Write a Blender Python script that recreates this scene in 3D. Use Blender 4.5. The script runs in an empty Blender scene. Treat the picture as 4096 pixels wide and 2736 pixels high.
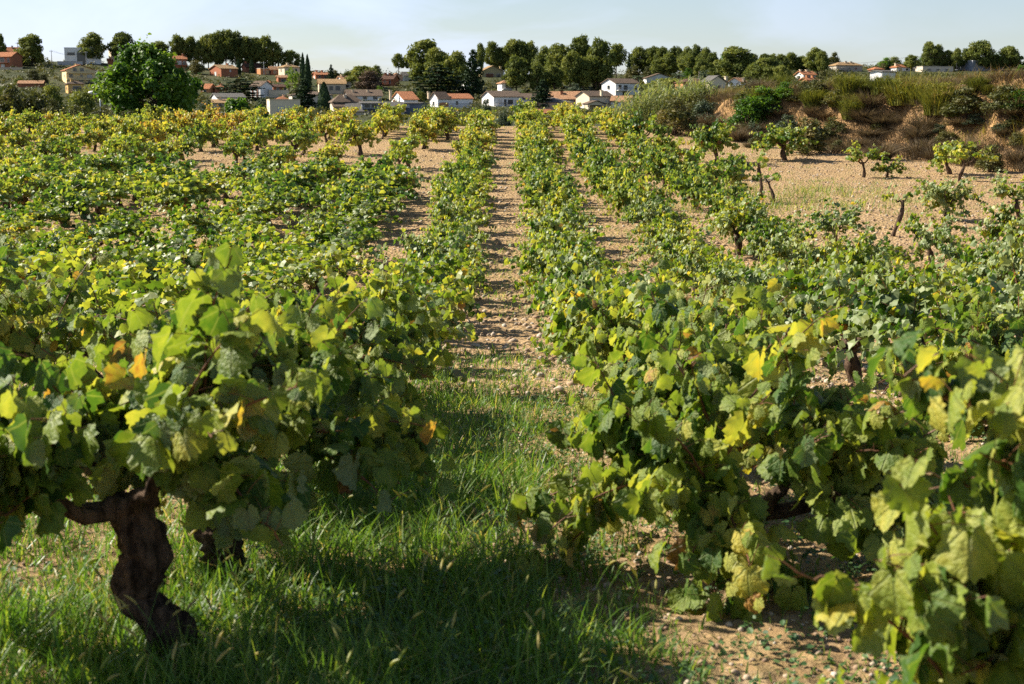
import bpy, math, random
import numpy as np
from math import radians as R

# ------------------------------------------------------------------ camera, sky, sun, exposure
FPX, CX, CY, HORIZ = 1422.0, 512.0, 342.0, 110.0
PITCH = math.atan((CY - HORIZ) / FPX)
CAMZ = 1.7
SUN_AZ = R(-71.0)          # clockwise from +Y (straight ahead): left and a little behind the vines
SUN_EL = R(37.0)

scene = bpy.context.scene
COL = scene.collection
cam_d = bpy.data.cameras.new("camera")
cam = bpy.data.objects.new("camera", cam_d)
COL.objects.link(cam)
scene.camera = cam
cam.location = (0, 0, CAMZ)
cam.rotation_euler = (math.pi / 2 - PITCH, 0, 0)
cam_d.sensor_width = 36.0
cam_d.lens = 36.0 * FPX / 1024.0
cam_d.clip_start, cam_d.clip_end = 0.05, 6000
cam_d.dof.use_dof = True
cam_d.dof.focus_distance = 20.0
cam_d.dof.aperture_fstop = 6.3

world = bpy.data.worlds.new("World")
scene.world = world
world.use_nodes = True
wt = world.node_tree
wt.nodes.clear()
def wn(t, **k):
    n = wt.nodes.new(t)
    for a, b in k.items():
        setattr(n, a, b)
    return n
w_out = wn("ShaderNodeOutputWorld")
w_bg = wn("ShaderNodeBackground")
w_bg.inputs[1].default_value = 0.05
w_sky = wn("ShaderNodeTexSky", sky_type='NISHITA', sun_disc=False)
w_sky.sun_elevation, w_sky.sun_rotation = SUN_EL, SUN_AZ
w_sky.altitude, w_sky.air_density, w_sky.dust_density, w_sky.ozone_density = 150, 1.0, 0.6, 1.6
w_tc = wn("ShaderNodeTexCoord")
w_map = wn("ShaderNodeMapping")
w_map.inputs['Scale'].default_value = (2.2, 2.2, 9.0)
w_map.inputs['Location'].default_value = (0.35, 0.1, 0.2)
w_noi = wn("ShaderNodeTexNoise")
w_noi.inputs['Scale'].default_value = 2.4
w_noi.inputs['Detail'].default_value = 6
w_noi.inputs['Roughness'].default_value = 0.55
w_noi.inputs['Distortion'].default_value = 0.5
w_ramp = wn("ShaderNodeValToRGB")
w_ramp.color_ramp.elements[0].position = 0.38
w_ramp.color_ramp.elements[1].position = 0.64
# thin cloud thickens to the left of the view and thins out to the right
w_sep = wn("ShaderNodeSeparateXYZ")
w_lr = wn("ShaderNodeMapRange")
w_lr.inputs['From Min'].default_value = 0.38
w_lr.inputs['From Max'].default_value = -0.20
w_lr.inputs['To Min'].default_value = 0.05
w_lr.inputs['To Max'].default_value = 1.0
w_mul = wn("ShaderNodeMath", operation='MULTIPLY')
w_mul2 = wn("ShaderNodeMath", operation='MULTIPLY_ADD')
w_mul2.inputs[1].default_value = 0.55
w_mul2.inputs[2].default_value = 0.14
w_mix = wn("ShaderNodeMixRGB")
w_mix.inputs[2].default_value = (7.8, 8.9, 12.4, 1)
wl = wt.links.new
wl(w_tc.outputs['Generated'], w_map.inputs['Vector'])
wl(w_map.outputs[0], w_noi.inputs['Vector'])
wl(w_noi.outputs['Fac'], w_ramp.inputs[0])
wl(w_tc.outputs['Generated'], w_sep.inputs[0])
wl(w_sep.outputs[0], w_lr.inputs['Value'])
wl(w_ramp.outputs[0], w_mul.inputs[0])
wl(w_lr.outputs[0], w_mul.inputs[1])
wl(w_mul.outputs[0], w_mul2.inputs[0])
w_el = wn("ShaderNodeMapRange")
w_el.inputs['From Min'].default_value = 0.12
w_el.inputs['From Max'].default_value = 0.50
w_el.inputs['To Min'].default_value = 1.0
w_el.inputs['To Max'].default_value = 0.12
w_mul3 = wn("ShaderNodeMath", operation='MULTIPLY')
wl(w_sep.outputs[2], w_el.inputs['Value'])
wl(w_mul2.outputs[0], w_mul3.inputs[0])
wl(w_el.outputs[0], w_mul3.inputs[1])
wl(w_mul3.outputs[0], w_mix.inputs[0])
wl(w_sky.outputs[0], w_mix.inputs[1])
wl(w_mix.outputs[0], w_bg.inputs[0])
wl(w_bg.outputs[0], w_out.inputs[0])

sun_d = bpy.data.lights.new("sun", 'SUN')
sun_d.energy = 5.0
sun_d.angle = R(0.55)
sun_d.color = (1.0, 0.91, 0.77)
sun = bpy.data.objects.new("sun", sun_d)
COL.objects.link(sun)
sun.rotation_euler = (math.pi / 2 - SUN_EL, 0, -SUN_AZ + math.pi)

vs = scene.view_settings
vs.view_transform, vs.look, vs.gamma, vs.exposure = 'Standard', 'None', 1.0, 1.28
vs.use_curve_mapping = False
cy = scene.cycles
cy.max_bounces, cy.diffuse_bounces, cy.glossy_bounces = 7, 4, 2
cy.transmission_bounces, cy.transparent_max_bounces = 5, 4
cy.use_denoising = False
cy.caustics_reflective = cy.caustics_refractive = False

# ------------------------------------------------------------------ noise, terrain
_rt = np.random.RandomState(7).rand(256, 256)
def vnoise(x, y):
    x, y = np.asarray(x, float), np.asarray(y, float)
    xi, yi = np.floor(x).astype(int), np.floor(y).astype(int)
    fx, fy = x - xi, y - yi
    fx, fy = fx * fx * (3 - 2 * fx), fy * fy * (3 - 2 * fy)
    a, b = _rt[xi & 255, yi & 255], _rt[(xi + 1) & 255, yi & 255]
    c, d = _rt[xi & 255, (yi + 1) & 255], _rt[(xi + 1) & 255, (yi + 1) & 255]
    return (a * (1 - fx) + b * fx) * (1 - fy) + (c * (1 - fx) + d * fx) * fy - 0.5
def fbm(x, y, o=4):
    s, a = 0, 1.0
    for i in range(o):
        s = s + a * vnoise(x * 2 ** i + 17.3 * i, y * 2 ** i + 5.1 * i)
        a *= 0.5
    return s
def sstep(a, b, x):
    t = np.clip((x - a) / (b - a), 0, 1)
    return t * t * (3 - 2 * t)

_py = [-2000, -5, 0, 3, 5.2, 9, 14, 20, 26, 33, 40, 50, 60, 68, 74, 80, 95, 150]
_pz = [0.1, 0.05, 0, 0, -.05, -.35, -.80, -1.22, -1.40, -.95, -.80, -.62, .05, .55, .85, .78, .45, -.30]
_ty = np.arange(-40, 150.01, 0.25)
_tz = np.interp(_ty, _py, _pz)
_ker = np.hanning(21); _ker /= _ker.sum()
_tz = np.convolve(np.pad(_tz, 10, mode='edge'), _ker, 'valid')
def base_profile(y):
    return np.interp(y, _ty, _tz)
_hill_u = [-400, 0, 150, 250, 350, 650, 800, 1024, 1400]
_hill_v = [60, 61, 65, 71, 75, 75, 69, 66, 66]
_td = np.array([150, 250, 330, 370, 400, 440, 480, 540.0])
_fl = np.array([129, 122, 116.5, 112.5, 107, 98, 88, 0])
_fr = np.array([96, 93, 91, 89, 86, 81, 76, 0])
def hill_z(x, y):
    yy = np.clip(y, 150, 540)
    u = CX + FPX * x / np.maximum(y, 150)
    vt = np.interp(u, _hill_u, _hill_v)
    k = np.interp(yy, _td, np.concatenate([1 - (_fl[:-1] - 75) / 54, [1.0]]))
    vl = 129 + (vt - 129) * k
    vr = np.interp(yy, _td[:-1], _fr[:-1]); t = np.clip((yy - 480) / 60, 0, 1)
    vr = np.where(yy > 480, 76 + (vt - 76) * t, vr)
    b = sstep(640, 720, u)
    v = vl * (1 - b) + vr * b
    z = CAMZ + yy * (HORIZ - v) / FPX
    return z - np.maximum(0, y - 540) * 0.03
# foot line of the earth bank, right of the vineyard
_bx = np.array([30.0, 24.5, 18.6, 16.0, 13.4, 10.2, 7.4, 6.6, 9.0, 16, 40])
_by = np.array([20.0, 36.0, 51.0, 55.5, 59.5, 65.5, 71.5, 76.0, 92, 130, 200])
def bank_x(y):
    return np.interp(y, _by, _bx)
def bank_s(x, y):
    """metres in behind the foot of the bank (about square to it)"""
    w = 0.9 * fbm(x * .23, y * .23, 3) + .45 * fbm(x * .9, y * .9, 2)
    return (x - bank_x(y)) * 0.80 + w * 1.3
def tz(x, y, detail=True):
    x, y = np.asarray(x, float), np.asarray(y, float)
    zb = base_profile(np.minimum(y, 150))
    z = np.where(y > 150, hill_z(x, np.maximum(y, 150)), zb)
    s = bank_s(x, y)
    top = 3.25 - .034 * np.clip(y - 50, 0, 30) + .010 * np.clip(y - 80, 0, 200) + .70 * fbm(x * .12, y * .12, 3)
    m = sstep(0.0, 1.0, s / 3.9) * .55 + sstep(.45, .85, s / 3.9) * .45
    m = np.where(y > 150, 0, m)
    wr = np.clip((150 - y) / 40, 0, 1)
    z = z + (top - z) * m * wr * (y > 15)
    if detail:
        r = np.hypot(x, y)
        field = (y < 76) & (s < 0)
        z = z + field * (.05 * fbm(x * .8, y * .8, 3) + .030 * fbm(x * 5, y * 5, 3) * (r < 60) + .016 * fbm(x * 17, y * 17, 2) * (r < 30))
        z = z + np.where(field, 0, .12 * fbm(x * .6, y * .6, 4))
    return z
def z1(x, y, detail=False):
    return float(tz(np.array([x]), np.array([y]), detail)[0])

CT, ST = math.cos(PITCH), math.sin(PITCH)
def ray(u, v):
    a, b = (u - CX) / FPX, (CY - v) / FPX
    fy = CT + b * ST
    return a / fy, (-ST + b * CT) / fy      # x and z per metre forward
_D = np.concatenate([np.arange(2, 30, .05), np.arange(30, 150, .2), np.arange(150, 536, 1.0)])
def ground_hit(u, v):
    a, s = ray(u, v)
    h = np.nonzero(tz(a * _D, _D, False) >= CAMZ + s * _D)[0]
    d = _D[h[0]] if len(h) else 535.0
    return a * d, d, z1(a * d, d)
def hill_hit(u, v, dmin=330):
    a, s = ray(u, v)
    D = _D[_D >= dmin]
    h = np.nonzero(tz(a * D, D, False) >= CAMZ + s * D)[0]
    d = D[h[0]] if len(h) else 535.0
    return a * d, float(d), z1(a * d, d)
def z_at(v, d):
    return CAMZ + ray(CX, v)[1] * d
def mpp(d):        # metres per 1024-frame pixel at distance d
    return d / FPX

# ------------------------------------------------------------------ objects and meshes
def tag(o, label=None, cat=None, group=None, kind=None):
    if label: o['label'] = label
    if cat: o['category'] = cat
    if group: o['group'] = group
    if kind: o['kind'] = kind
    return o
def empty(name, loc=(0, 0, 0), rz=0.0):
    o = bpy.data.objects.new(name, None)
    COL.objects.link(o)
    o.empty_display_size = .2
    o.location = loc
    o.rotation_euler = (0, 0, rz)
    return o
def link(name, mesh, parent=None):
    o = bpy.data.objects.new(name, mesh)
    COL.objects.link(o)
    if parent is not None:
        o.parent = parent
    return o

class MB:
    def __init__(s):
        s.V, s.F, s.T, s.U, s.M, s.n = [], [], [], [], [], 0
    def add(s, V, F, tint=0.5, uv=None, mi=0):
        V = np.asarray(V, float).reshape(-1, 3)
        F = np.asarray(F, np.int64)
        if F.ndim == 1: F = F.reshape(1, -1)
        s.V.append(V); s.F.append(F + s.n)
        s.T.append(np.broadcast_to(np.asarray(tint, float), (len(V),)))
        s.U.append(np.zeros((len(V), 2)) if uv is None else uv)
        s.M.append(np.full(len(F), mi))
        s.n += len(V)
    def mesh(s, name, mats, smooth=False, attrs=True):
        V = np.concatenate(s.V); me = bpy.data.meshes.new(name)
        me.vertices.add(len(V)); me.vertices.foreach_set("co", V.astype(np.float32).ravel())
        loops = np.concatenate([f.ravel() for f in s.F])
        tot = np.concatenate([np.full(len(f), f.shape[1]) for f in s.F])
        st = np.concatenate([[0], np.cumsum(tot)[:-1]])
        me.loops.add(len(loops)); me.loops.foreach_set("vertex_index", loops.astype(np.int32))
        me.polygons.add(len(tot)); me.polygons.foreach_set("loop_start", st.astype(np.int32))
        me.polygons.foreach_set("material_index", np.concatenate(s.M).astype(np.int32))
        if smooth: me.polygons.foreach_set("use_smooth", np.ones(len(tot), bool))
        else: me.polygons.foreach_set("use_smooth", np.zeros(len(tot), bool))
        if attrs:
            a = me.attributes.new("tint", 'FLOAT', 'POINT')
            a.data.foreach_set("value", np.concatenate(s.T).astype(np.float32))
            U = np.concatenate(s.U)
            if np.any(U):
                uvl = me.uv_layers.new(name="leaf")
                uvl.data.foreach_set("uv", U[loops].astype(np.float32).ravel())
        me.update(calc_edges=True)
        for m in (mats if isinstance(mats, (list, tuple)) else [mats]):
            me.materials.append(m)
        return me
    def box(s, x0, x1, y0, y1, z0, z1, **k):
        V = [(x0, y0, z0), (x1, y0, z0), (x1, y1, z0), (x0, y1, z0), (x0, y0, z1), (x1, y0, z1), (x1, y1, z1), (x0, y1, z1)]
        s.add(V, [(3, 2, 1, 0), (4, 5, 6, 7), (0, 1, 5, 4), (1, 2, 6, 5), (2, 3, 7, 6), (3, 0, 4, 7)], **k)
    def slab(s, quad, t, **k):
        q = np.asarray(quad, float)
        n = np.cross(q[1] - q[0], q[2] - q[0]); n /= np.linalg.norm(n)
        m = len(q)
        V = np.concatenate([q, q - n * t])
        s.add(V, [tuple(range(m))], **k); b = s.n - 2 * m
        s.F.append(np.array([[b + 2 * m - 1 - i for i in range(m)]])); s.M.append(np.array([k.get('mi', 0)]))
        s.F.append(np.array([[b + i, b + m + i, b + m + (i + 1) % m, b + (i + 1) % m] for i in range(m)])); s.M.append(np.full(m, k.get('mi', 0)))
    def tube(s, P, rad, seg=8, tint=.5, noise=0.0, rng=None, cap=True):
        P = np.asarray(P, float); n = len(P); rad = np.broadcast_to(np.asarray(rad, float), (n,))
        T = np.gradient(P, axis=0); T /= np.linalg.norm(T, axis=1)[:, None] + 1e-9
        ref = np.array([1.0, 0, 0]) if abs(T[0][0]) < .8 else np.array([0, 1.0, 0])
        X = ref - T * (T @ ref)[:, None]; X /= np.linalg.norm(X, axis=1)[:, None] + 1e-9
        Y = np.cross(T, X)
        a = np.linspace(0, 2 * np.pi, seg, endpoint=False)
        rr = rad[:, None] * np.ones((1, seg))
        if noise:
            q = rng.rand() * 50
            rr = rr * (1 + noise * fbm(np.cos(a)[None, :] * 1.6 + q + np.arange(n)[:, None] * .10, np.sin(a)[None, :] * 1.6 + np.arange(n)[:, None] * .30, 4))
            if noise > .5:
                rr = rr * (1 + .30 * fbm(np.cos(a)[None, :] * 5.5 + np.arange(n)[:, None] * .13 + q, np.sin(a)[None, :] * 5.5 + np.arange(n)[:, None] * .09, 3))
        V = P[:, None, :] + rr[..., None] * (np.cos(a)[None, :, None] * X[:, None, :] + np.sin(a)[None, :, None] * Y[:, None, :])
        idx = np.arange(n * seg).reshape(n, seg)
        F = np.stack([idx[:-1], np.roll(idx[:-1], -1, 1), np.roll(idx[1:], -1, 1), idx[1:]], -1).reshape(-1, 4)
        s.add(V.reshape(-1, 3), F, tint)
        if cap:
            b = s.n - n * seg
            s.F.append(np.array([[b + (n - 1) * seg + i for i in range(seg)]])); s.M.append(np.zeros(1, int))
            s.F.append(np.array([[b + seg - 1 - i for i in range(seg)]])); s.M.append(np.zeros(1, int))

# ------------------------------------------------------------------ materials
def new_mat(name):
    m = bpy.data.materials.new(name); m.use_nodes = True
    t = m.node_tree; t.nodes.clear()
    out = t.nodes.new("ShaderNodeOutputMaterial")
    return m, t, out
def nd(t, typ, **k):
    n = t.nodes.new(typ)
    for a, b in k.items():
        if a in ('inputs',):
            for i, v in b.items(): n.inputs[i].default_value = v
        else: setattr(n, a, b)
    return n
def ramp(t, stops):
    n = t.nodes.new("ShaderNodeValToRGB")
    e = n.color_ramp.elements
    while len(e) < len(stops): e.new(0.5)
    for el, (p, c) in zip(e, stops):
        el.position = p; el.color = (*c, 1)
    return n
def simple_mat(name, c1, c2=None, scale=3.0, rough=.8, bump=0.0, bscale=20, spec=.3, stretch=(1, 1, 1), metal=0.0, detail=5):
    m, t, out = new_mat(name); L = t.links.new
    b = nd(t, "ShaderNodeBsdfPrincipled"); b.inputs['Roughness'].default_value = rough
    b.inputs['Specular IOR Level'].default_value = spec; b.inputs['Metallic'].default_value = metal
    tc = nd(t, "ShaderNodeTexCoord"); mp = nd(t, "ShaderNodeMapping"); mp.inputs['Scale'].default_value = stretch
    L(tc.outputs['Object'], mp.inputs[0])
    if c2 is None: c2 = tuple(x * .82 for x in c1)
    n = nd(t, "ShaderNodeTexNoise", inputs={'Scale': scale, 'Detail': detail, 'Roughness': .62})
    L(mp.outputs[0], n.inputs['Vector'])
    r = ramp(t, [(.36, c1), (.66, c2)]); L(n.outputs['Fac'], r.inputs[0]); L(r.outputs[0], b.inputs['Base Color'])
    if bump:
        n2 = nd(t, "ShaderNodeTexNoise", inputs={'Scale': bscale, 'Detail': 6, 'Roughness': .65}); L(mp.outputs[0], n2.inputs['Vector'])
        bp = nd(t, "ShaderNodeBump", inputs={'Strength': 1.0, 'Distance': bump}); L(n2.outputs['Fac'], bp.inputs['Height']); L(bp.outputs[0], b.inputs['Normal'])
    L(b.outputs[0], out.inputs[0])
    return m

def leaf_mat(name, stops, trans=.38, tcol=(1.25, 1.2, .55), under=None, rough=.5, spec=.45, veins=False, spots=0.0, shift=True, glow=1.5):
    m, t, out = new_mat(name); L = t.links.new
    at = nd(t, "ShaderNodeAttribute", attribute_name="tint")
    fac = at.outputs['Fac']
    if shift:
        oi = nd(t, "ShaderNodeObjectInfo"); sp = nd(t, "ShaderNodeSeparateColor"); L(oi.outputs['Color'], sp.inputs[0])
        ad = nd(t, "ShaderNodeMath", operation='ADD'); L(fac, ad.inputs[0]); L(sp.outputs[0], ad.inputs[1])
        sb = nd(t, "ShaderNodeMath", operation='SUBTRACT', use_clamp=True); L(ad.outputs[0], sb.inputs[0]); sb.inputs[1].default_value = .5
        fac = sb.outputs[0]
    tc = nd(t, "ShaderNodeTexCoord")
    if spots:
        n = nd(t, "ShaderNodeTexNoise", inputs={'Scale': 26, 'Detail': 3}); L(tc.outputs['Object'], n.inputs['Vector'])
        mr = nd(t, "ShaderNodeMapRange", inputs={'From Min': .44, 'From Max': .74, 'To Min': -spots * .5, 'To Max': spots}); L(n.outputs['Fac'], mr.inputs[0])
        a2 = nd(t, "ShaderNodeMath", operation='ADD', use_clamp=True); L(fac, a2.inputs[0]); L(mr.outputs[0], a2.inputs[1]); fac = a2.outputs[0]
    r = ramp(t, stops); L(fac, r.inputs[0]); col = r.outputs[0]
    bumpout = None
    if veins:
        uv = nd(t, "ShaderNodeUVMap", uv_map="leaf"); sx = nd(t, "ShaderNodeSeparateXYZ"); L(uv.outputs[0], sx.inputs[0])
        an = nd(t, "ShaderNodeMath", operation='ARCTAN2'); L(sx.outputs[0], an.inputs[0]); L(sx.outputs[1], an.inputs[1])
        pp = nd(t, "ShaderNodeMath", operation='PINGPONG'); L(an.outputs[0], pp.inputs[0]); pp.inputs[1].default_value = .40
        ln = nd(t, "ShaderNodeVectorMath", operation='LENGTH'); L(uv.outputs[0], ln.inputs[0])
        di = nd(t, "ShaderNodeMath", operation='MULTIPLY'); L(pp.outputs[0], di.inputs[0]); L(ln.outputs['Value'], di.inputs[1])
        vm = nd(t, "ShaderNodeMapRange", inputs={'From Min': .012, 'From Max': .035, 'To Min': .55, 'To Max': 0}); L(di.outputs[0], vm.inputs[0])
        mv = nd(t, "ShaderNodeMixRGB"); L(vm.outputs[0], mv.inputs[0]); L(col, mv.inputs[1]); mv.inputs[2].default_value = (.20, .24, .07, 1)
        col = mv.outputs[0]
        nb = nd(t, "ShaderNodeTexNoise", inputs={'Scale': 9, 'Detail': 3}); L(uv.outputs[0], nb.inputs['Vector'])
        hs = nd(t, "ShaderNodeMath", operation='MULTIPLY_ADD'); L(vm.outputs[0], hs.inputs[0]); hs.inputs[1].default_value = -.9; L(nb.outputs['Fac'], hs.inputs[2])
        bp = nd(t, "ShaderNodeBump", inputs={'Strength': .7, 'Distance': .012}); L(hs.outputs[0], bp.inputs['Height']); bumpout = bp.outputs[0]
    top = col
    if under is not None:
        g = nd(t, "ShaderNodeNewGeometry"); mu = nd(t, "ShaderNodeMixRGB"); ml = nd(t, "ShaderNodeMath", operation='MULTIPLY'); ml.inputs[1].default_value = .62
        L(g.outputs['Backfacing'], ml.inputs[0]); L(ml.outputs[0], mu.inputs[0]); L(col, mu.inputs[1]); mu.inputs[2].default_value = (*under, 1)
        top = mu.outputs[0]
    b = nd(t, "ShaderNodeBsdfPrincipled", inputs={'Roughness': rough, 'Specular IOR Level': spec}); L(top, b.inputs['Base Color'])
    tr = nd(t, "ShaderNodeBsdfTranslucent")
    vm2 = nd(t, "ShaderNodeVectorMath", operation='MULTIPLY'); L(col, vm2.inputs[0]); vm2.inputs[1].default_value = tuple(x * glow for x in tcol); L(vm2.outputs[0], tr.inputs[0])
    if bumpout is not None: L(bumpout, b.inputs['Normal'])
    mx = nd(t, "ShaderNodeMixShader", inputs={0: trans}); L(b.outputs[0], mx.inputs[1]); L(tr.outputs[0], mx.inputs[2]); L(mx.outputs[0], out.inputs[0])
    return m

VINE_STOPS = [(0, (.016, .050, .010)), (.28, (.048, .108, .013)), (.48, (.165, .220, .026)), (.64, (.33, .34, .060)), (.78, (.42, .35, .045)), (.88, (.34, .18, .04)), (1, (.13, .065, .03))]
M = {}
M['vine_near'] = leaf_mat("vine_leaf_veined", VINE_STOPS, under=(.26, .31, .15), veins=True, spots=.08, rough=.52, spec=.32)
M['vine'] = leaf_mat("vine_leaf", VINE_STOPS, under=(.28, .33, .16), rough=.48, spec=.36)
M['bark'] = simple_mat("vine_bark", (.026, .018, .013), (.16, .108, .075), scale=30, rough=.95, bump=.05, bscale=34, spec=.1, stretch=(1, 1, .22))
M['cane'] = simple_mat("vine_cane", (.17, .065, .03), (.10, .05, .025), scale=12, rough=.6)
M['grape'] = leaf_mat("white_grape", [(0, (.33, .33, .10)), (1, (.42, .36, .12))], trans=.35, rough=.25, spec=.5, shift=False, tcol=(1, .95, .6))
M['grass'] = leaf_mat("grass_blade", [(0, (.040, .098, .014)), (.5, (.095, .195, .026)), (.8, (.22, .27, .045)), (1, (.42, .34, .15))], trans=.4, rough=.45, shift=False)
M['weed'] = leaf_mat("weed_leaf", [(0, (.030, .085, .028)), (.6, (.075, .15, .045)), (1, (.18, .21, .08))], trans=.3, rough=.55, shift=False)
M['drygrass'] = leaf_mat("dry_grass_blade", [(0, (.055, .040, .026)), (.45, (.135, .105, .070)), (.75, (.23, .18, .11)), (1, (.14, .15, .045))], trans=.2, tcol=(1.1, 1, .7), rough=.8, spec=.1, shift=False, glow=1.1)
M['broom'] = leaf_mat("broom_leaf", [(0, (.050, .070, .014)), (.5, (.125, .140, .026)), (.8, (.23, .215, .042)), (1, (.19, .125, .055))], trans=.3, rough=.7, spec=.15, glow=1.2)
M['pine'] = leaf_mat("pine_needles", [(0, (.040, .062, .018)), (.5, (.125, .155, .038)), (1, (.25, .26, .060))], trans=.3, rough=.7, spec=.15, glow=1.1)
M['cypress'] = leaf_mat("cypress_needles", [(0, (.012, .032, .016)), (1, (.050, .085, .034))], trans=.15, rough=.7, spec=.15, glow=1.0)
M['broad'] = leaf_mat("broad_leaf", [(0, (.025, .070, .010)), (.5, (.070, .145, .016)), (1, (.17, .23, .026))], trans=.36, rough=.5, spec=.25)
M['olive'] = leaf_mat("olive_leaf", [(0, (.040, .062, .034)), (.5, (.075, .105, .060)), (1, (.13, .16, .095))], trans=.2, rough=.6, spec=.25, glow=1.1)
M['scrub'] = leaf_mat("scrub_leaf", [(0, (.034, .044, .014)), (.5, (.090, .098, .028)), (1, (.18, .145, .050))], trans=.25, rough=.6, spec=.25, glow=1.1)
M['wither'] = leaf_mat("withered_twig", [(0, (.07, .05, .036)), (1, (.20, .145, .105))], trans=.1, rough=.9, spec=.1, glow=1.0)
M['reed'] = leaf_mat("reed_leaf", [(0, (.05, .10, .025)), (.6, (.13, .20, .06)), (1, (.26, .28, .12))], trans=.3, rough=.5, spec=.3)
M['trunk'] = simple_mat("tree_bark", (.09, .06, .045), (.17, .125, .095), scale=1.5, rough=.95, spec=.1, bump=.05, bscale=4)
M['stone'] = simple_mat("field_stone", (.40, .30, .21), (.24, .17, .115), scale=9, rough=.9, bump=.006, bscale=60, spec=.2)

def ground_material():
    m, t, out = new_mat("field_earth"); L = t.links.new
    tc = nd(t, "ShaderNodeTexCoord"); P = tc.outputs['Object']
    def noise(sc, det=6, ro=.6, dist=0):
        n = nd(t, "ShaderNodeTexNoise", inputs={'Scale': sc, 'Detail': det, 'Roughness': ro, 'Distortion': dist}); L(P, n.inputs['Vector']); return n.outputs['Fac']
    def mix(f, a, b):
        n = nd(t, "ShaderNodeMixRGB")
        for i, v in ((0, f), (1, a), (2, b)):
            if isinstance(v, tuple): n.inputs[i].default_value = (*v, 1)
            elif isinstance(v, float): n.inputs[i].default_value = v
            else: L(v, n.inputs[i])
        return n.outputs[0]
    def mr(x, a, b, c=0.0, d=1.0):
        n = nd(t, "ShaderNodeMapRange", inputs={'From Min': a, 'From Max': b, 'To Min': c, 'To Max': d}); L(x, n.inputs[0]); return n.outputs[0]
    def math_(op, a, b):
        n = nd(t, "ShaderNodeMath", operation=op, use_clamp=True)
        for i, v in ((0, a), (1, b)):
            if isinstance(v, float): n.inputs[i].default_value = v
            else: L(v, n.inputs[i])
        return n.outputs[0]
    soil = ramp(t, [(.28, (.18, .110, .050)), (.5, (.36, .240, .115)), (.72, (.47, .34, .18))]); L(noise(3.2, 8, .7), soil.inputs[0])
    vo = nd(t, "ShaderNodeTexVoronoi", inputs={'Scale': 14.0, 'Randomness': 1.0}); L(P, vo.inputs['Vector'])
    peb = ramp(t, [(0, (.52, .41, .28)), (.5, (.30, .19, .10)), (1, (.42, .28, .15))]); L(vo.outputs['Color'], peb.inputs[0])
    c = mix(mr(noise(1.1, 4), .42, .62, .15, .6), soil.outputs[0], peb.outputs[0])
    # thin green and straw films in the field
    gm = mr(noise(.33, 5, .7), .50, .66); gm2 = mr(noise(6, 5, .7), .46, .60)
    c = mix(math_('MULTIPLY', math_('MULTIPLY', gm, gm2), .55), c, (.12, .14, .045))
    at = nd(t, "ShaderNodeAttribute", attribute_name="tint")     # 0 field, .5 bank, 1 scrubby hillside
    bank = mr(at.outputs['Fac'], .1, .45); hillm = mr(at.outputs['Fac'], .55, .95)
    och = ramp(t, [(.30, (.13, .080, .040)), (.48, (.26, .16, .075)), (.62, (.42, .25, .11)), (.78, (.15, .10, .06))]); L(noise(1.3, 7, .7), och.inputs[0])
    c = mix(bank, c, och.outputs[0])
    hg = ramp(t, [(.3, (.025, .036, .014)), (.52, (.055, .062, .025)), (.72, (.12, .10, .05))]); L(noise(.09, 8, .7), hg.inputs[0])
    c = mix(hillm, c, hg.outputs[0])
    b = nd(t, "ShaderNodeBsdfPrincipled", inputs={'Roughness': .95, 'Specular IOR Level': .12}); L(c, b.inputs['Base Color'])
    hh = nd(t, "ShaderNodeMath", operation='ADD'); L(noise(9, 8, .7), hh.inputs[0]); L(vo.outputs['Distance'], hh.inputs[1])
    bp = nd(t, "ShaderNodeBump", inputs={'Strength': 1.0, 'Distance': .06}); L(hh.outputs[0], bp.inputs['Height']); L(bp.outputs[0], b.inputs['Normal'])
    L(b.outputs[0], out.inputs[0])
    return m
M['earth'] = ground_material()

def roof_mat(name, c1, c2, wave=4.0):
    m, t, out = new_mat(name); L = t.links.new
    tc = nd(t, "ShaderNodeTexCoord")
    n = nd(t, "ShaderNodeTexNoise", inputs={'Scale': 1.6, 'Detail': 8, 'Roughness': .75}); L(tc.outputs['Object'], n.inputs['Vector'])
    r = ramp(t, [(.3, c1), (.7, c2)]); L(n.outputs['Fac'], r.inputs[0])
    w = nd(t, "ShaderNodeTexWave", wave_type='BANDS', bands_direction='X', inputs={'Scale': 1.3, 'Distortion': .6}); L(tc.outputs['Object'], w.inputs['Vector'])
    mx = nd(t, "ShaderNodeMixRGB", blend_type='MULTIPLY', inputs={0: .45}); L(r.outputs[0], mx.inputs[1]); L(w.outputs['Color'], mx.inputs[2])
    b = nd(t, "ShaderNodeBsdfPrincipled", inputs={'Roughness': .9, 'Specular IOR Level': .15}); L(mx.outputs[0], b.inputs['Base Color'])
    bp = nd(t, "ShaderNodeBump", inputs={'Strength': .8, 'Distance': .12}); L(w.outputs['Fac'], bp.inputs['Height']); L(bp.outputs[0], b.inputs['Normal'])
    L(b.outputs[0], out.inputs[0])
    return m
M['r_orange'] = roof_mat("orange_roof_tile", (.52, .22, .10), (.38, .155, .075))
M['r_peach'] = roof_mat("faded_roof_tile", (.55, .31, .17), (.40, .22, .12))
M['r_ochre'] = roof_mat("ochre_roof_tile", (.50, .33, .16), (.32, .20, .10))
M['r_brown'] = roof_mat("brown_roof_tile", (.24, .17, .12), (.13, .095, .07))
M['r_grey'] = roof_mat("grey_roof_tile", (.20, .19, .175), (.115, .11, .10))
M['r_dark'] = roof_mat("dark_roof_tile", (.17, .085, .055), (.095, .06, .045))
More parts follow.
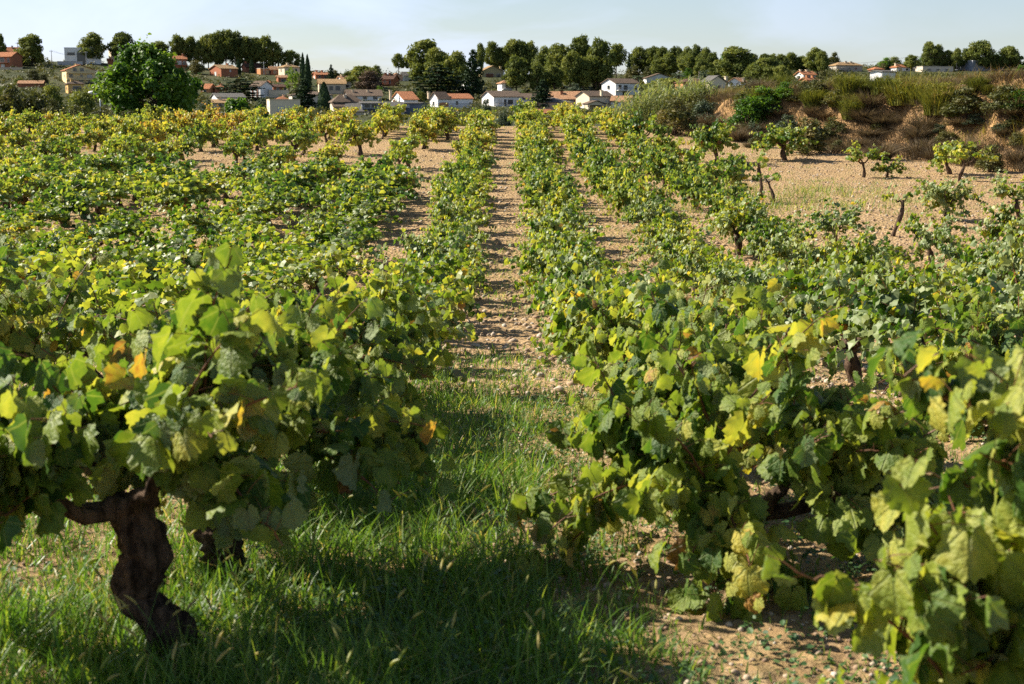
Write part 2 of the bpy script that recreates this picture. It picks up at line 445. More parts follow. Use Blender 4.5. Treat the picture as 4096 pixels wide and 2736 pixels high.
for k, c in dict(w_white=(.80, .79, .77), w_cream=(.74, .62, .44), w_yellow=(.78, .62, .33), w_ochre=(.66, .42, .16), w_tan=(.60, .48, .34), w_beige=(.58, .50, .40),
                 w_brick=(.36, .14, .075), w_orange=(.52, .24, .11), w_grey=(.46, .46, .47), w_peach=(.68, .44, .30), w_stone=(.40, .36, .30), w_slate=(.20, .22, .26), w_khaki=(.45, .36, .19)).items():
    M[k] = simple_mat(k.replace('w_', '') + "_render", c, tuple(x * .86 for x in c), scale=.6, rough=.9, spec=.15)
M['glass'] = simple_mat("window_glass", (.035, .045, .055), (.02, .025, .03), scale=.5, rough=.12, spec=.6)
M['shutter'] = simple_mat("roller_shutter", (.62, .60, .57), scale=2, rough=.6, stretch=(1, 1, 8))
M['frame'] = simple_mat("window_frame", (.55, .52, .48), scale=2, rough=.5)
M['wood'] = simple_mat("brown_door", (.20, .075, .035), scale=3, rough=.6)
M['metal'] = simple_mat("galvanised_steel", (.52, .53, .54), scale=4, rough=.35, metal=.7)
M['lampwhite'] = simple_mat("lamp_housing", (.82, .82, .82), scale=3, rough=.35, spec=.5)
M['pole'] = simple_mat("weathered_pole", (.30, .25, .20), scale=5, rough=.9)
M['panel'] = simple_mat("solar_panel", (.03, .035, .05), scale=5, rough=.15, spec=.6)
M['awning'] = simple_mat("awning", (.75, .72, .66), scale=3, rough=.8)

# ------------------------------------------------------------------ ground
def build_ground():
    fr = np.arange(-24, 24.001, .115)
    side = np.concatenate([np.arange(25, 60, 1.2), np.arange(60, 180, 5)])
    ang = np.radians(np.concatenate([fr, side, np.array([180.0]), -side[::-1] + 360.0]))
    rs = [.0]
    r = .8
    while r < 2600:
        rs.append(r)
        r += max(.03, r * .0125) if r < 48 else (.30 if r < 86 else r * .02)
    rs = np.array(rs[1:])
    X = rs[:, None] * np.sin(ang)[None]; Y = rs[:, None] * np.cos(ang)[None]
    Z = tz(X, Y)
    s = bank_s(X, Y)
    far = (Y > 78) | (s > 3.6)
    tint = np.where(far & (Y > 15), 1.0, np.where((s > -.1) & (Y > 15) & (Y < 150), .5, 0.0))
    mb = MB(); n, k = X.shape
    idx = np.arange(n * k).reshape(n, k)
    F = np.stack([idx[:-1], idx[1:], np.roll(idx[1:], -1, 1), np.roll(idx[:-1], -1, 1)], -1).reshape(-1, 4)
    mb.add(np.stack([X, Y, Z], -1).reshape(-1, 3), F[:, ::-1], tint.ravel())
    c = len(idx[0])
    mb.add([(0, 0, z1(0, 0))], np.zeros((0, 3), int))
    last = mb.n - 1
    mb.F.append(np.stack([np.full(c, last), np.roll(idx[0], -1), idx[0]], -1)); mb.M.append(np.zeros(c, int))
    o = link("ground", mb.mesh("ground", M['earth'], smooth=True))
    tag(o, "sandy vineyard floor rising into the village hillside", None, None, 'structure')
    return o
build_ground()

# ------------------------------------------------------------------ leaves and vines
def leaf_templates(lod):
    out = []
    for var in range(4):
        rg = np.random.RandomState(50 + var)
        if lod == 0:
            n = 30
            th = np.linspace(-np.pi, np.pi, n, endpoint=False)
            r = .5 * (1 + .075 * np.cos(5 * th) - .08 * np.cos(th * 2) * .5)
            r *= 1 + .055 * np.where(np.arange(n) % 2 == 0, 1, -1) + rg.uniform(-.05, .05, n)
            r[0] = .14
            r[[1, -1]] *= .95
            out_p = np.stack([np.sin(th) * r, .42 + np.cos(th) * r], 1)
            inn = out_p[::2] * .58 + np.array([0, .38]) * .42
            C = np.array([[0, .38]])
            P2 = np.concatenate([C, inn, out_p])
            m = n // 2
            F = [(0, 1 + i, 1 + (i + 1) % m) for i in range(m)]
            for i in range(m):
                a, b = 1 + i, 1 + (i + 1) % m
                o0, o1, o2 = 1 + m + 2 * i, 1 + m + 2 * i + 1, 1 + m + (2 * i + 2) % n
                F += [(a, o0, o1), (a, o1, b), (b, o1, o2)]
        elif lod == 1:
            th = np.radians([180, 142, 100, 70, 38, 0, -38, -70, -100, -142])
            r = np.array([.12, .50, .42, .52, .44, .58, .44, .52, .42, .50]) * (1 + rg.uniform(-.08, .08, 10))
            out_p = np.stack([np.sin(th) * r, .42 + np.cos(th) * r], 1)
            P2 = np.concatenate([[[0, .40]], out_p])
            F = [(0, 1 + i, 1 + (i + 1) % 10) for i in range(10)]
        else:
            P2 = np.array([[0, 0], [.46, .18], [.42, .68], [0, 1.0], [-.42, .68], [-.46, .18]])
            F = None
        x, y = P2[:, 0], P2[:, 1]
        fold, droop, wav = [(.45, .35, .06), (.95, .6, .08), (-.4, .5, .07), (.3, 1.1, .10)][var]
        z = -fold * np.abs(x) ** 1.3 - droop * np.clip(y - .2, 0, 2) ** 2 * .7 + wav * np.sin(9 * np.arctan2(x, y - .4) + var) * np.hypot(x, y - .4) * 1.2
        V = np.stack([x, y, z], 1)
        F = np.array([(0, 1, 2, 3), (0, 3, 4, 5)]) if F is None else np.array(F)[:, ::-1]
        out.append((V, F, P2 - np.array([0, .0])))
    return out
LT = {l: leaf_templates(l) for l in (0, 1, 2)}

def nrm(v):
    return v / (np.linalg.norm(v, axis=-1, keepdims=True) + 1e-9)
def put_leaves(mb, P, Nn, Tp, S, tint, lod, rng, templates=None):
    Nn = nrm(Nn); Tp = nrm(Tp - Nn * np.sum(Tp * Nn, -1, keepdims=True)); X = np.cross(Tp, Nn)
    tm = templates or LT[lod]
    var = rng.randint(0, len(tm), len(P))
    for k, (V, F, uv) in enumerate(tm):
        i = np.nonzero(var == k)[0]
        if not len(i): continue
        W = P[i][:, None] + S[i][:, None, None] * (V[None, :, 0:1] * X[i][:, None] + V[None, :, 1:2] * Tp[i][:, None] + V[None, :, 2:3] * Nn[i][:, None])
        n = len(V)
        FF = (F[None] + (np.arange(len(i)) * n)[:, None, None]).reshape(-1, F.shape[1])
        mb.add(W.reshape(-1, 3), FF, np.repeat(tint[i], n), np.tile(uv, (len(i), 1)))

def rand_dirs(rng, n):
    v = rng.normal(size=(n, 3)); return nrm(v)

SUNV = np.array([math.sin(SUN_AZ) * math.cos(SUN_EL), math.cos(SUN_AZ) * math.cos(SUN_EL), math.sin(SUN_EL)])   # leaves turn their faces to the sun
KINDS = dict(
    dense=dict(th=.36, tr=.062, arms=5, reach=.22, rise=.16, canes=6, clen=(.36, .72), droop=1.2, up=(-.35, 1.5), lpc=27, ls=.096),
    tall=dict(th=.44, tr=.060, arms=5, reach=.17, rise=.22, canes=8, clen=(.32, .70), droop=1.1, up=(-.8, 1.6), lpc=25, ls=.094),
    goblet=dict(th=.42, tr=.045, arms=4, reach=.18, rise=.18, canes=6, clen=(.28, .58), droop=1.0, up=(-.6, 1.6), lpc=20, ls=.094),
    small=dict(th=.44, tr=.036, arms=3, reach=.18, rise=.16, canes=4, clen=(.24, .48), droop=.8, up=(-.3, 1.7), lpc=17, ls=.094),
    bare=dict(th=.62, tr=.036, arms=2, reach=.14, rise=.12, canes=2, clen=(.22, .40), droop=1.4, up=(-.2, .9), lpc=8, ls=.10),
    low=dict(th=.24, tr=.05, arms=4, reach=.22, rise=.10, canes=5, clen=(.34, .66), droop=1.5, up=(-.1, 1.2), lpc=20, ls=.102),
)
def grow_vine(kind, seed, lod, trunk_path=None, trunk_rad=None, arms=None, over=None):
    """returns (trunk mesh, cane mesh, foliage mesh); origin at the foot of the trunk"""
    k = dict(KINDS[kind]); k.update(over or {})
    rng = np.random.RandomState(seed)
    seg = {0: 44, 1: 8, 2: 6}[lod]; nr = {0: 56, 1: 10, 2: 6}[lod]
    tb, cb, fb = MB(), MB(), MB()
    if trunk_path is None:
        t = np.linspace(0, 1, nr)
        ph = rng.rand(4) * 6.3; amp = k['th'] * rng.uniform(.04, .12)
        path = np.stack([amp * (np.sin(t * 3.6 + ph[0]) - math.sin(ph[0])), amp * .8 * (np.sin(t * 4.2 + ph[1]) - math.sin(ph[1])), t * (k['th'] + .06) - .06], 1)
        rad = k['tr'] * (1.15 - .35 * t + .22 * np.sin(t * 9 + ph[2]) * (t > .1)) * (1 + .5 * np.exp(-t * 9)) * np.where(t > .85, 1.12, 1)
    else:
        tp = np.array(trunk_path); tt = np.linspace(0, 1, len(tp)); t = np.linspace(0, 1, nr)
        path = np.stack([np.interp(t, tt, tp[:, i]) for i in range(3)], 1); rad = np.interp(t, tt, np.array(trunk_rad))
        for _ in range(2):
            path[1:-1] = (path[:-2] + path[1:-1] * 2 + path[2:]) / 4; rad[1:-1] = (rad[:-2] + 2 * rad[1:-1] + rad[2:]) / 4
    tb.tube(path, rad, seg, noise=.55 if lod == 0 else .30, rng=rng)
    head = path[-1]
    heads = []
    if arms is None:
        a0 = rng.rand() * 6.3
        for i in range(k['arms']):
            a = a0 + i * 6.283 / k['arms'] + rng.uniform(-.4, .4)
            e = head + np.array([math.cos(a) * k['reach'] * rng.uniform(.6, 1.2), math.sin(a) * k['reach'] * rng.uniform(.6, 1.2), k['rise'] * rng.uniform(.5, 1.4)])
            heads.append((e, None))
    else:
        heads = [(np.array(e), None) for e in arms]
    for e, _ in heads:
        s = np.linspace(0, 1, 7)[:, None]
        ap = head * (1 - s) + e * s + np.array([0, 0, -.05]) * np.sin(s * np.pi) + rng.normal(size=(7, 3)) * .010 * np.sin(s * np.pi)
        ap[0] = head - np.array([0, 0, .03])
        tb.tube(ap, np.linspace(rad[-1] * .72, rad[-1] * .40, 7), max(5, min(seg - 4, 14)), noise=.4, rng=rng)
    P, N_, T_, S_, C_ = [], [], [], [], []
    for e, _ in heads:
        o = e - head; o[2] = 0; o = o / (np.linalg.norm(o) + 1e-6)
        for c in range(k['canes']):
            d = o * rng.uniform(.3, 1.0) + rng.normal(size=3) * .42; d[2] = rng.uniform(*k['up']); d /= np.linalg.norm(d)
            Ln = rng.uniform(*k['clen']); m = 9; st = Ln / (m - 1)
            pts = [e.copy()]
            for j in range(m - 1):
                d = d + np.array([0, 0, -k['droop'] * st]) + rng.normal(size=3) * .07; d /= np.linalg.norm(d)
                q = pts[-1] + d * st
                if q[2] < .07: q[2] = .07; d[2] = .05
                pts.append(q)
            pts = np.array(pts)
            cb.tube(pts, np.linspace(.0055, .0022, m), 5 if lod == 0 else 3, cap=False)
            n = int(k['lpc'] * rng.uniform(.8, 1.2))
            tt = np.sort(rng.uniform(.03, 1.0, n)) * (m - 1)
            i0 = np.minimum(tt.astype(int), m - 2); fr_ = (tt - i0)[:, None]
            p = pts[i0] * (1 - fr_) + pts[i0 + 1] * fr_
            pet = rand_dirs(rng, n) * rng.uniform(.03, .12, (n, 1)); pet[:, 2] = np.abs(pet[:, 2]) * .7 + .01
            lp = p + pet
            lp[:, 2] = np.maximum(lp[:, 2], .10)
            if lod == 0:
                for aa, bb in zip(p, lp):
                    cb.tube(np.array([aa, (aa + bb) / 2 + [0, 0, .006], bb]), [.0016, .0014, .0012], 3, cap=False)
            outw = lp - np.array([head[0], head[1], head[2] - .05]); outw = nrm(outw)
            P.append(lp)
            N_.append((outw * .55 + SUNV * .55 + rng.normal(size=(n, 3)) * .55) * np.array([1, 1, .42]) + np.array([0, 0, .10]))
            T_.append(outw * .22 + np.array([0, 0, -1.15]) + rng.normal(size=(n, 3)) * .40)
            S_.append(k['ls'] * rng.uniform(.55, 1.22, n) * np.where(tt / (m - 1) > .85, .72, 1))
            ct = rng.normal(.385, .085)
            tn = ct + rng.normal(0, .10, n)
            tn = np.where(rng.rand(n) < .022, rng.uniform(.78, .98, n), tn)
            C_.append(tn)
    P, N_, T_, S_, C_ = map(np.concatenate, (P, N_, T_, S_, C_))
    if lod == 2: S_ = S_ * 1.12
    put_leaves(fb, P, N_, T_, S_, np.clip(C_, 0, 1), lod, rng)
    return (tb.mesh("vine_trunk", M['bark'], smooth=lod < 2), cb.mesh("vine_cane", M['cane']), fb.mesh("vine_foliage", M['vine_near' if lod == 0 else 'vine'], smooth=lod == 0))

LIB = {}
def lib(kind, lod):
    if (kind, lod) not in LIB:
        n = {'dense': 8, 'tall': 6, 'goblet': 4, 'small': 3, 'bare': 3, 'low': 3}[kind]
        LIB[(kind, lod)] = [grow_vine(kind, 100 * lod + 7 * i + len(kind) * 31, lod) for i in range(n)]
    return LIB[(kind, lod)]

VR = random.Random(11)
N_VINES = [0]
VINE_XY = []
def vine(meshes, x, y, label, shift, scale=1.0, rz=0.0, zs=None):
    e = empty("grape_vine", (x, y, z1(x, y, True) - .01), rz)
    e.scale = (scale, scale, zs or scale)
    tag(e, label, "vine", "old bush vines of the vineyard")
    t = link("trunk", meshes[0], e)
    c = link("canes", meshes[1], e)
    f = link("foliage", meshes[2], e)
    f.color = (.5 + shift, VR.random(), 0, 1)
    N_VINES[0] += 1
    VINE_XY.append((x, y))
    return e, f

ORD = "first second third fourth fifth sixth seventh eighth ninth tenth eleventh twelfth thirteenth fourteenth fifteenth sixteenth seventeenth eighteenth nineteenth twentieth".split()
def ordinal(i):
    if i < 20: return ORD[i]
    tens = {20: 'twenty', 30: 'thirty', 40: 'forty', 50: 'fifty', 60: 'sixty'}
    if (i + 1) % 10 == 0: return {30: 'thirtieth', 40: 'fortieth', 50: 'fiftieth'}[i + 1]
    return tens[(i + 1) // 10 * 10] + '-' + ORD[(i + 1) % 10 - 1]

def left_x(k, d): return -1.06 - .006 * d - 2.30 * k
def right_x(j, d): return .90 + j * (2.20 - .005 * d)

# --- the nearest vines, each grown on its own
def near_vine(x, y, kind, seed, label, shift, over=None, trunk=None, rad=None, arms=None, lod=0):
    ms = grow_vine(kind, seed, lod, trunk, rad, arms, over)
    return vine(ms, x, y, label, shift)
near_vine(-1.138, 4.25, 'dense', 501, "nearest vine on the left with a thick dark twisted trunk", .03, dict(canes=8, lpc=27, ls=.116, clen=(.35, .68), up=(-.2, 1.45)),
          trunk=[(0, 0, -.06), (.0, 0, .03), (.060, -.01, .095), (.078, -.01, .14), (.03, -.01, .20), (-.045, .0, .25), (-.025, .0, .33), (.005, .01, .40), (-.03, .01, .48), (-.06, .0, .56)],
          rad=[.055, .044, .062, .068, .052, .050, .074, .080, .060, .048],
          arms=[(-.38, -.02, .60), (-.22, .25, .66), (.14, .14, .72), (.08, -.10, .70), (-.25, -.18, .64)])
e2, _ = near_vine(-1.09, 5.15, 'dense', 502, "leaning brown trunked vine just behind the twisted nearest left vine", .02, dict(canes=8, lpc=26, ls=.112, clen=(.34, .66), up=(-.1, 1.5)),
          trunk=[(.02, 0, -.05), (.02, 0, .06), (.0, 0, .15), (-.03, 0, .23), (.0, 0, .32), (.02, 0, .42)], rad=[.085, .072, .064, .070, .066, .06],
          arms=[(.26, .0, .60), (.22, .26, .62), (-.22, .18, .62), (.03, -.16, .66), (.20, -.12, .64)])
near_vine(-1.22, 6.6, 'dense', 503, "bushy vine, third from the front in the row left of the lane", .05, dict(canes=9, lpc=25, ls=.104, clen=(.28, .58), reach=.20, up=(-.35, 1.3)))
near_vine(-1.20, 8.1, 'dense', 504, "bushy vine, fourth from the front in the row left of the lane", .04, dict(ls=.102, canes=8, clen=(.30, .60)))
near_vine(-1.12, 9.6, 'dense', 514, "bushy vine, fifth from the front in the row left of the lane", .07, dict(ls=.104, canes=8, clen=(.32, .64)))
near_vine(-3.45, 9.4, 'dense', 505, "spreading vine, first from the front in the second row left of the lane", .05, dict(ls=.106, canes=8, clen=(.5, .95)))
near_vine(1.50, 3.0, 'dense', 506, "blurred vine closest to the camera at the lower right corner", .05, dict(canes=9, lpc=26, ls=.120, clen=(.34, .66), up=(-.6, 1.7), droop=.85), arms=[(-.46, -.05, .32), (-.38, -.12, .52), (-.14, .1, .74), (.08, .0, .92), (-.08, -.1, .84), (-.30, .1, .34)], trunk=[(.1, 0, -.05), (.1, 0, .1), (.05, 0, .30), (.06, 0, .45)], rad=[.07, .06, .055, .05])
near_vine(.92, 5.25, 'dense', 507, "vine with a forked arm reaching right, second in the row right of the lane", .06, dict(canes=10, lpc=27, ls=.110, clen=(.34, .72), up=(-.5, 1.15)),
          trunk=[(.0, 0, -.05), (.01, 0, .06), (-.02, 0, .16), (-.03, 0, .25)], rad=[.065, .052, .048, .046],
          arms=[(.40, -.05, .40), (-.30, .05, .40), (-.10, .30, .44), (-.18, -.22, .38), (.14, -.10, .46)])
near_vine(.98, 6.6, 'dense', 508, "leafy vine, third from the front in the row right of the lane", .05, dict(canes=9, lpc=25, ls=.104, clen=(.28, .58), reach=.20, up=(-.35, 1.3)))
near_vine(1.02, 7.9, 'dense', 509, "leafy vine, fourth from the front in the row right of the lane", .05, dict(ls=.102, canes=8, clen=(.30, .60)))
near_vine(.98, 9.4, 'dense', 515, "leafy vine, fifth from the front in the row right of the lane", .03, dict(ls=.104, canes=8, clen=(.32, .64)))
near_vine(3.15, 8.9, 'dense', 510, "sunlit vine, first from the front in the second row right of the lane", .02, dict(ls=.102, canes=10, clen=(.45, .90), up=(-.7, 1.2), droop=1.5))

def bunch(parent, loc, n, seed, rb=.0078):
    rng = np.random.RandomState(seed); mb = MB()
    ph = [0]
    import bmesh
    bm = bmesh.new(); bmesh.ops.create_icosphere(bm, subdivisions=2, radius=1.0)
    V = np.array([v.co[:] for v in bm.verts]); F = np.array([[v.index for v in f.verts] for f in bm.faces]); bm.free()
    for i in range(n):
        q = rng.rand() ** .8
        r = .032 * (1 - q * .75)
        a = rng.rand() * 6.3
        mb.add(V * rb * rng.uniform(.85, 1.1) + np.array([math.cos(a) * r, math.sin(a) * r, -q * .10]), F, rng.rand())
    o = link("grape_cluster", mb.mesh("grape_cluster", M['grape'], smooth=True), parent)
    o.location = loc
    return o
bunch(e2, (-.19, -.14, .43), 34, 3)
bunch(e2, (-.36, -.10, .36), 40, 4)

# --- rows
looks_near = ["bushy green", "full green", "spreading green", "dense leafy", "broad leafy"]
looks_gold = ["yellowing", "golden green", "yellow leaved", "rusty gold"]
def row(side, k, d0, d1, skip):
    n_front = {('L', 0): 5, ('R', 0): 5, ('L', 1): 1, ('R', 1): 1}.get((side, k), 0)
    i = n_front
    where = "%s row %s of the lane" % ("first" if k == 0 else ORD[k], "left" if side == 'L' else "right")
    d = d0
    while d < d1:
        dd = d + VR.uniform(-.25, .25)
        x = (left_x if side == 'L' else right_x)(k, dd) + VR.uniform(-.16, .16)
        d += VR.uniform(1.45, 1.8) if k < 4 else VR.uniform(1.65, 2.05)
        if skip(dd, VR.random()): continue
        u = CX + FPX * x / dd
        if u < -55 or u > 1075: continue
        far = dd > 55
        lod = 1 if dd < 32 else 2
        kind = 'dense' if dd < 42 else VR.choice(['tall', 'tall', 'dense', 'goblet'] if dd > 60 else ['dense', 'goblet', 'tall', 'dense'])
        a = sstep(42, 68, dd)
        shift = VR.uniform(-.07, .10) + float(a) * VR.uniform(.06, .24)
        if side == 'L' and dd > 60 and 2 <= k <= 7: shift += VR.uniform(.0, .17)
        if VR.random() < .12: shift += .09
        lk = VR.choice(looks_near) if shift < .16 else VR.choice(looks_gold)
        ms = VR.choice(lib(kind, lod))
        wide = (1.02 if k == 0 else (1.46 if side == 'L' else (1.12 if dd < 20 else .96))) if dd < 46 else 1.05
        s = VR.uniform(.88, 1.13) * (1.0 if dd < 55 else 1.06) * wide
        vine(ms, x, dd, "%s vine, %s from the front in the %s" % (lk, ordinal(i), where), shift, s, VR.uniform(-.6, .6), s * VR.uniform(.92, 1.1) / wide)
        i += 1
def never(p): return lambda d, r: r < p
row('L', 0, 11.2, 74, lambda d, r: (r < .35 if 42 < d < 58 else r < .04))
row('L', 1, 11.0, 74, lambda d, r: (43.5 < d < 64) or r < .06)
row('L', 2, 15.5, 74, lambda d, r: (45 < d < 64) or r < .06)
row('L', 3, 21.5, 74, lambda d, r: (51 < d < 63) or r < .07)
row('L', 4, 27, 74, lambda d, r: (46 < d < 53) or r < .1)
row('L', 5, 34, 74, lambda d, r: (48 < d < 52) or r < .1)
row('L', 6, 40, 73, never(.1))
row('L', 7, 46, 72, never(.1))
row('L', 8, 52, 71, never(.1))
row('L', 9, 58, 71, never(.1))
row('L', 10, 64, 70, never(.1))
row('R', 0, 11.0, 74, never(.05))
row('R', 1, 10.5, 74, lambda d, r: (r < .3 if 36 < d < 46 else r < .05))
row('R', 2, 13.5, 72, lambda d, r: (r < .35 if 33 < d < 60 else r < .05))
row('R', 3, 17.5, 22.5, never(.0))

# --- vines that stand alone in the bare patches (photo pixels of their feet)
def lone(sx, sy, kind, label, shift=.03, s=1.0, zs=None, lod=None, seed=0):
    x, y, z = ground_hit(sx / 4, sy / 4)
    lod = lod or (1 if y < 36 else 2)
    ms = lib(kind, 1 if lod < 2 else 2)
    vine(ms[seed % len(ms)], x, y, label, shift, s * 1.32, VR.uniform(-.6, .6), (zs or s) * 1.18)
lone(3778, 884, 'tall', "round full vine on a stout bare trunk, alone on the sandy right slope", .06, .90, .86, seed=1)
lone(3724, 1075, 'goblet', "small upright vine with splayed shoots on a bare brown trunk at right", .02, .92, 1.0, seed=0)
lone(3571, 948, 'bare', "almost leafless crooked vine stump on the sandy right slope", .05, 1.0, 1.1, seed=1)
lone(3339, 999, 'goblet', "low green vine with a short dark trunk in front of the weedy strip", -.03, 1.1, .85, seed=2)
lone(4052, 1043, 'tall', "leafy vine on a tall leaning trunk at the right edge", .05, .85, .9, seed=2)
lone(4075, 870, 'goblet', "straggly vine behind the leaning one at the right edge", .05, 1.0, .9, seed=3)
lone(3040, 795, 'bare', "thin vine with two bare crooked stems among tall dry weeds", .05, 1.1, 1.15, seed=0)
lone(3090, 812, 'bare', "stunted vine leaning right beside the thin crooked one", .0, .9, .8, seed=2)
lone(3452, 712, 'small', "sparse vine with a bent bare arm below the earth bank", .08, 1.1, 1.0, seed=1)
lone(3549, 712, 'low', "low sprawling vine with weeds at its foot below the bank", .08, .75, .8, seed=1)
lone(3798, 700, 'goblet', "open crowned vine with yellow tips close under the bank", .14, 1.25, 1.1, seed=1)
lone(3839, 727, 'small', "slim yellowish vine in front of the open crowned one", .16, 1.2, 1.1, seed=2)
lone(2947, 722, 'dense', "small dark green rounded vine near the foot of the bank", -.07, .75, .8, seed=1)
lone(2862, 652, 'tall', "tall bright vine of two stems at the far right by the bank", .05, 1.15, 1.2, seed=0)
lone(3140, 640, 'tall', "wide bright green vine touching the foot of the bank", .03, 1.30, 1.05, seed=3)
lone(2721, 765, 'goblet', "yellow green vine with an open cup of arms, fourth row right", .09, 1.15, 1.1, seed=2)
lone(2664, 690, 'tall', "rusty tinted vine up the slope in the fourth row right", .17, 1.0, 1.0, seed=1)
lone(2861, 815, 'goblet', "ragged vine with bare wood showing, fourth row right", .04, 1.1, 1.05, seed=0)
lone(2947, 1022, 'tall', "pale yellow vine with a dark foot amid green ones at right", .12, .88, .86, seed=4)
lone(4040, 1240, 'dense', "dark green mound of a vine at the right edge", -.10, 1.0, 1.0, seed=3)
lone(3480, 1080, 'low', "low pale shoots of a vine at the foot of the crooked stump", .06, .8, .9, seed=2)
lone(2560, 600, 'dense', "dark green vine at the top of the third row right", -.07, 1.1, 1.3, seed=2)
lone(519, 703, 'tall', "wide vine on a strong bare trunk standing clear at the left", .07, 1.15, 1.05, seed=2)
lone(1175, 644, 'goblet', "vine with a thin upright trunk in the left bare patch", .06, 1.15, 1.15, seed=0)
lone(1206, 622, 'goblet', "vine with a crooked leaning trunk in the left bare patch", .10, 1.15, 1.2, seed=3)
lone(1037, 592, 'tall', "golden vine at the upper edge of the left bare patch", .20, 1.0, 1.0, seed=4)
lone(1332, 720, 'tall', "bright yellow vine with a tilted stem in the left bare patch", .22, .82, .95, seed=3)
lone(1440, 622, 'tall', "yellow crowned vine with a bent dark trunk in the left bare patch", .19, 1.05, 1.1, seed=0)
lone(1610, 712, 'small', "small green goblet vine on a thin straight trunk, left bare patch", .08, 1.05, 1.15, seed=0)
lone(1635, 676, 'goblet', "drooping vine right behind the small goblet vine", .12, 1.1, 1.1, seed=1)
lone(1693, 600, 'tall', "rusty vine with low hanging shoots at the end of the bare patch", .22, .95, .95, seed=1)
lone(1790, 560, 'tall', "leafy golden vine near the crest left of the lane", .16, 1.0, 1.05, seed=2)
print("vines:", N_VINES[0])

# ------------------------------------------------------------------ grass, weeds, stones
def blades(mb, P, L, W, lean, az, tint, rng, seg=3):
    """curved tapering blades; P foot points, L length, W width, lean bend, az bend direction"""
    n = len(P)
    s = np.linspace(0, 1, seg + 1)
    dirv = np.stack([np.cos(az), np.sin(az), np.zeros(n)], 1)
    fa = az + np.pi / 2 + rng.normal(0, .7, n)
    side = np.stack([np.cos(fa), np.sin(fa), np.zeros(n)], 1)
    up = np.array([0, 0, 1.0])
    C = P[:, None] + L[:, None, None] * ((s[None, :, None] * (1 - .42 * lean[:, None, None] * s[None, :, None])) * up + (lean[:, None] * s[None] ** 1.7)[..., None] * dirv[:, None])
    w = W[:, None] * np.maximum(1 - s[None] ** 1.5, .04)
    A, B = C - side[:, None] * w[..., None], C + side[:, None] * w[..., None]
    V = np.stack([A, B], 2).reshape(n, -1, 3)
    F = np.array([(2 * i, 2 * i + 1, 2 * i + 3, 2 * i + 2) for i in range(seg)])
    FF = (F[None] + (np.arange(n) * (2 * seg + 2))[:, None, None]).reshape(-1, 4)
    mb.add(V.reshape(-1, 3), FF, np.repeat(tint, 2 * seg + 2))
def on_ground(x, y, dz=-.01):
    return np.stack([x, y, tz(x, y) + dz], 1)
def frustum_pts(rng, n, d0, d1, power=1.0, margin=.06):
    """random points inside the view wedge; power<1 favours the near end"""
    d = d0 + (d1 - d0) * rng.rand(n) ** (1 / power)
    return (rng.rand(n) * 2 - 1) * (.36 + margin) * d, d

rng = np.random.RandomState(3)
def grass_density(x, y):
    """lush grass by the left vines, thinning to stones in front of the right-hand vine"""
    g = 1.05 - sstep(.05, .75, x - .05 * (y - 4)) * .80
    g = g * (1 - .80 * sstep(9.0, 14.5, y)) * np.where((x > -.95) | (y < 6.2), 1, .35)
    g = g * np.clip(.80 + 1.0 * fbm(x * 1.1, y * 1.1, 3), .05, 1.4)
    far_left = sstep(-1.05, -1.5, x) * sstep(5.6, 6.2, y)
    return np.clip(g * (1 - .8 * far_left), 0, 1)
gb = MB()
x, y = frustum_pts(rng, 165000, 3.2, 15.0, .78, .08)
keep = rng.rand(len(x)) < grass_density(x, y) * np.where(x < -.5, 1.0, .8)
x, y = x[keep], y[keep]; n = len(x)
clump = fbm(x * 2.3, y * 2.3, 3)
lush = sstep(.9, -.6, x)
L_ = (.055 + .12 * rng.rand(n) ** 1.6) * (.55 + .75 * lush) * np.clip(1 + 1.1 * clump, .4, 1.9)
blades(gb, on_ground(x, y), L_, .0022 + .0030 * rng.rand(n), rng.uniform(.15, 1.0, n), rng.rand(n) * 6.28, np.clip(.45 + .22 * rng.normal(size=n) + .3 * (rng.rand(n) < .05), 0, 1), rng)
# tall patches under the left vines
x = rng.uniform(-1.6, .15, 6500); y = rng.uniform(3.6, 7.6, 6500); n = len(x)
keep = rng.rand(n) < np.clip(.55 + 1.5 * fbm(x * 1.7 + 3, y * 1.7, 3), 0, 1) * (x > -1.45 + .1 * (y - 4)); x, y = x[keep], y[keep]; n = len(x)
blades(gb, on_ground(x, y), rng.uniform(.12, .27, n), .0028 + .003 * rng.rand(n), rng.uniform(.2, .9, n), rng.rand(n) * 6.28, np.clip(.48 + .2 * rng.normal(size=n), 0, 1), rng, 4)
g_o = tag(link("grass", gb.mesh("grass", M['grass'])), "green grass growing between the front vines", None, None, 'stuff')

# foxtail seed heads
fh = MB()
x = rng.uniform(-1.7, .5, 420); y = rng.uniform(3.5, 7.4, 420)
keep = rng.rand(420) < grass_density(x, y); x, y = x[keep], y[keep]
for px, py in zip(x, y):
    h = rng.uniform(.15, .32); a = rng.rand() * 6.3; le = rng.uniform(.05, .14)
    base = np.array([px, py, z1(px, py, True)])
    s = np.linspace(0, 1, 6)
    P = base + np.stack([math.cos(a) * le * s ** 2, math.sin(a) * le * s ** 2, h * s], 1)
    fh.tube(P, .0011, 3, tint=.55, cap=False)
    tip = P[-1]; d = nrm(P[-1] - P[-2]); ln = rng.uniform(.03, .055)
    s = np.linspace(0, 1, 5)
    fh.tube(tip + d * (s * ln)[:, None] + np.stack([math.cos(a) * s ** 2 * .012, math.sin(a) * s ** 2 * .012, -s ** 2 * .006], 1), np.array([.0018, .0042, .0045, .0036, .001]), 5, tint=rng.uniform(.75, .95))
tag(link("foxtail_grass", fh.mesh("foxtail_grass", M['grass'])), "foxtail seed heads nodding above the grass", None, None, 'stuff')

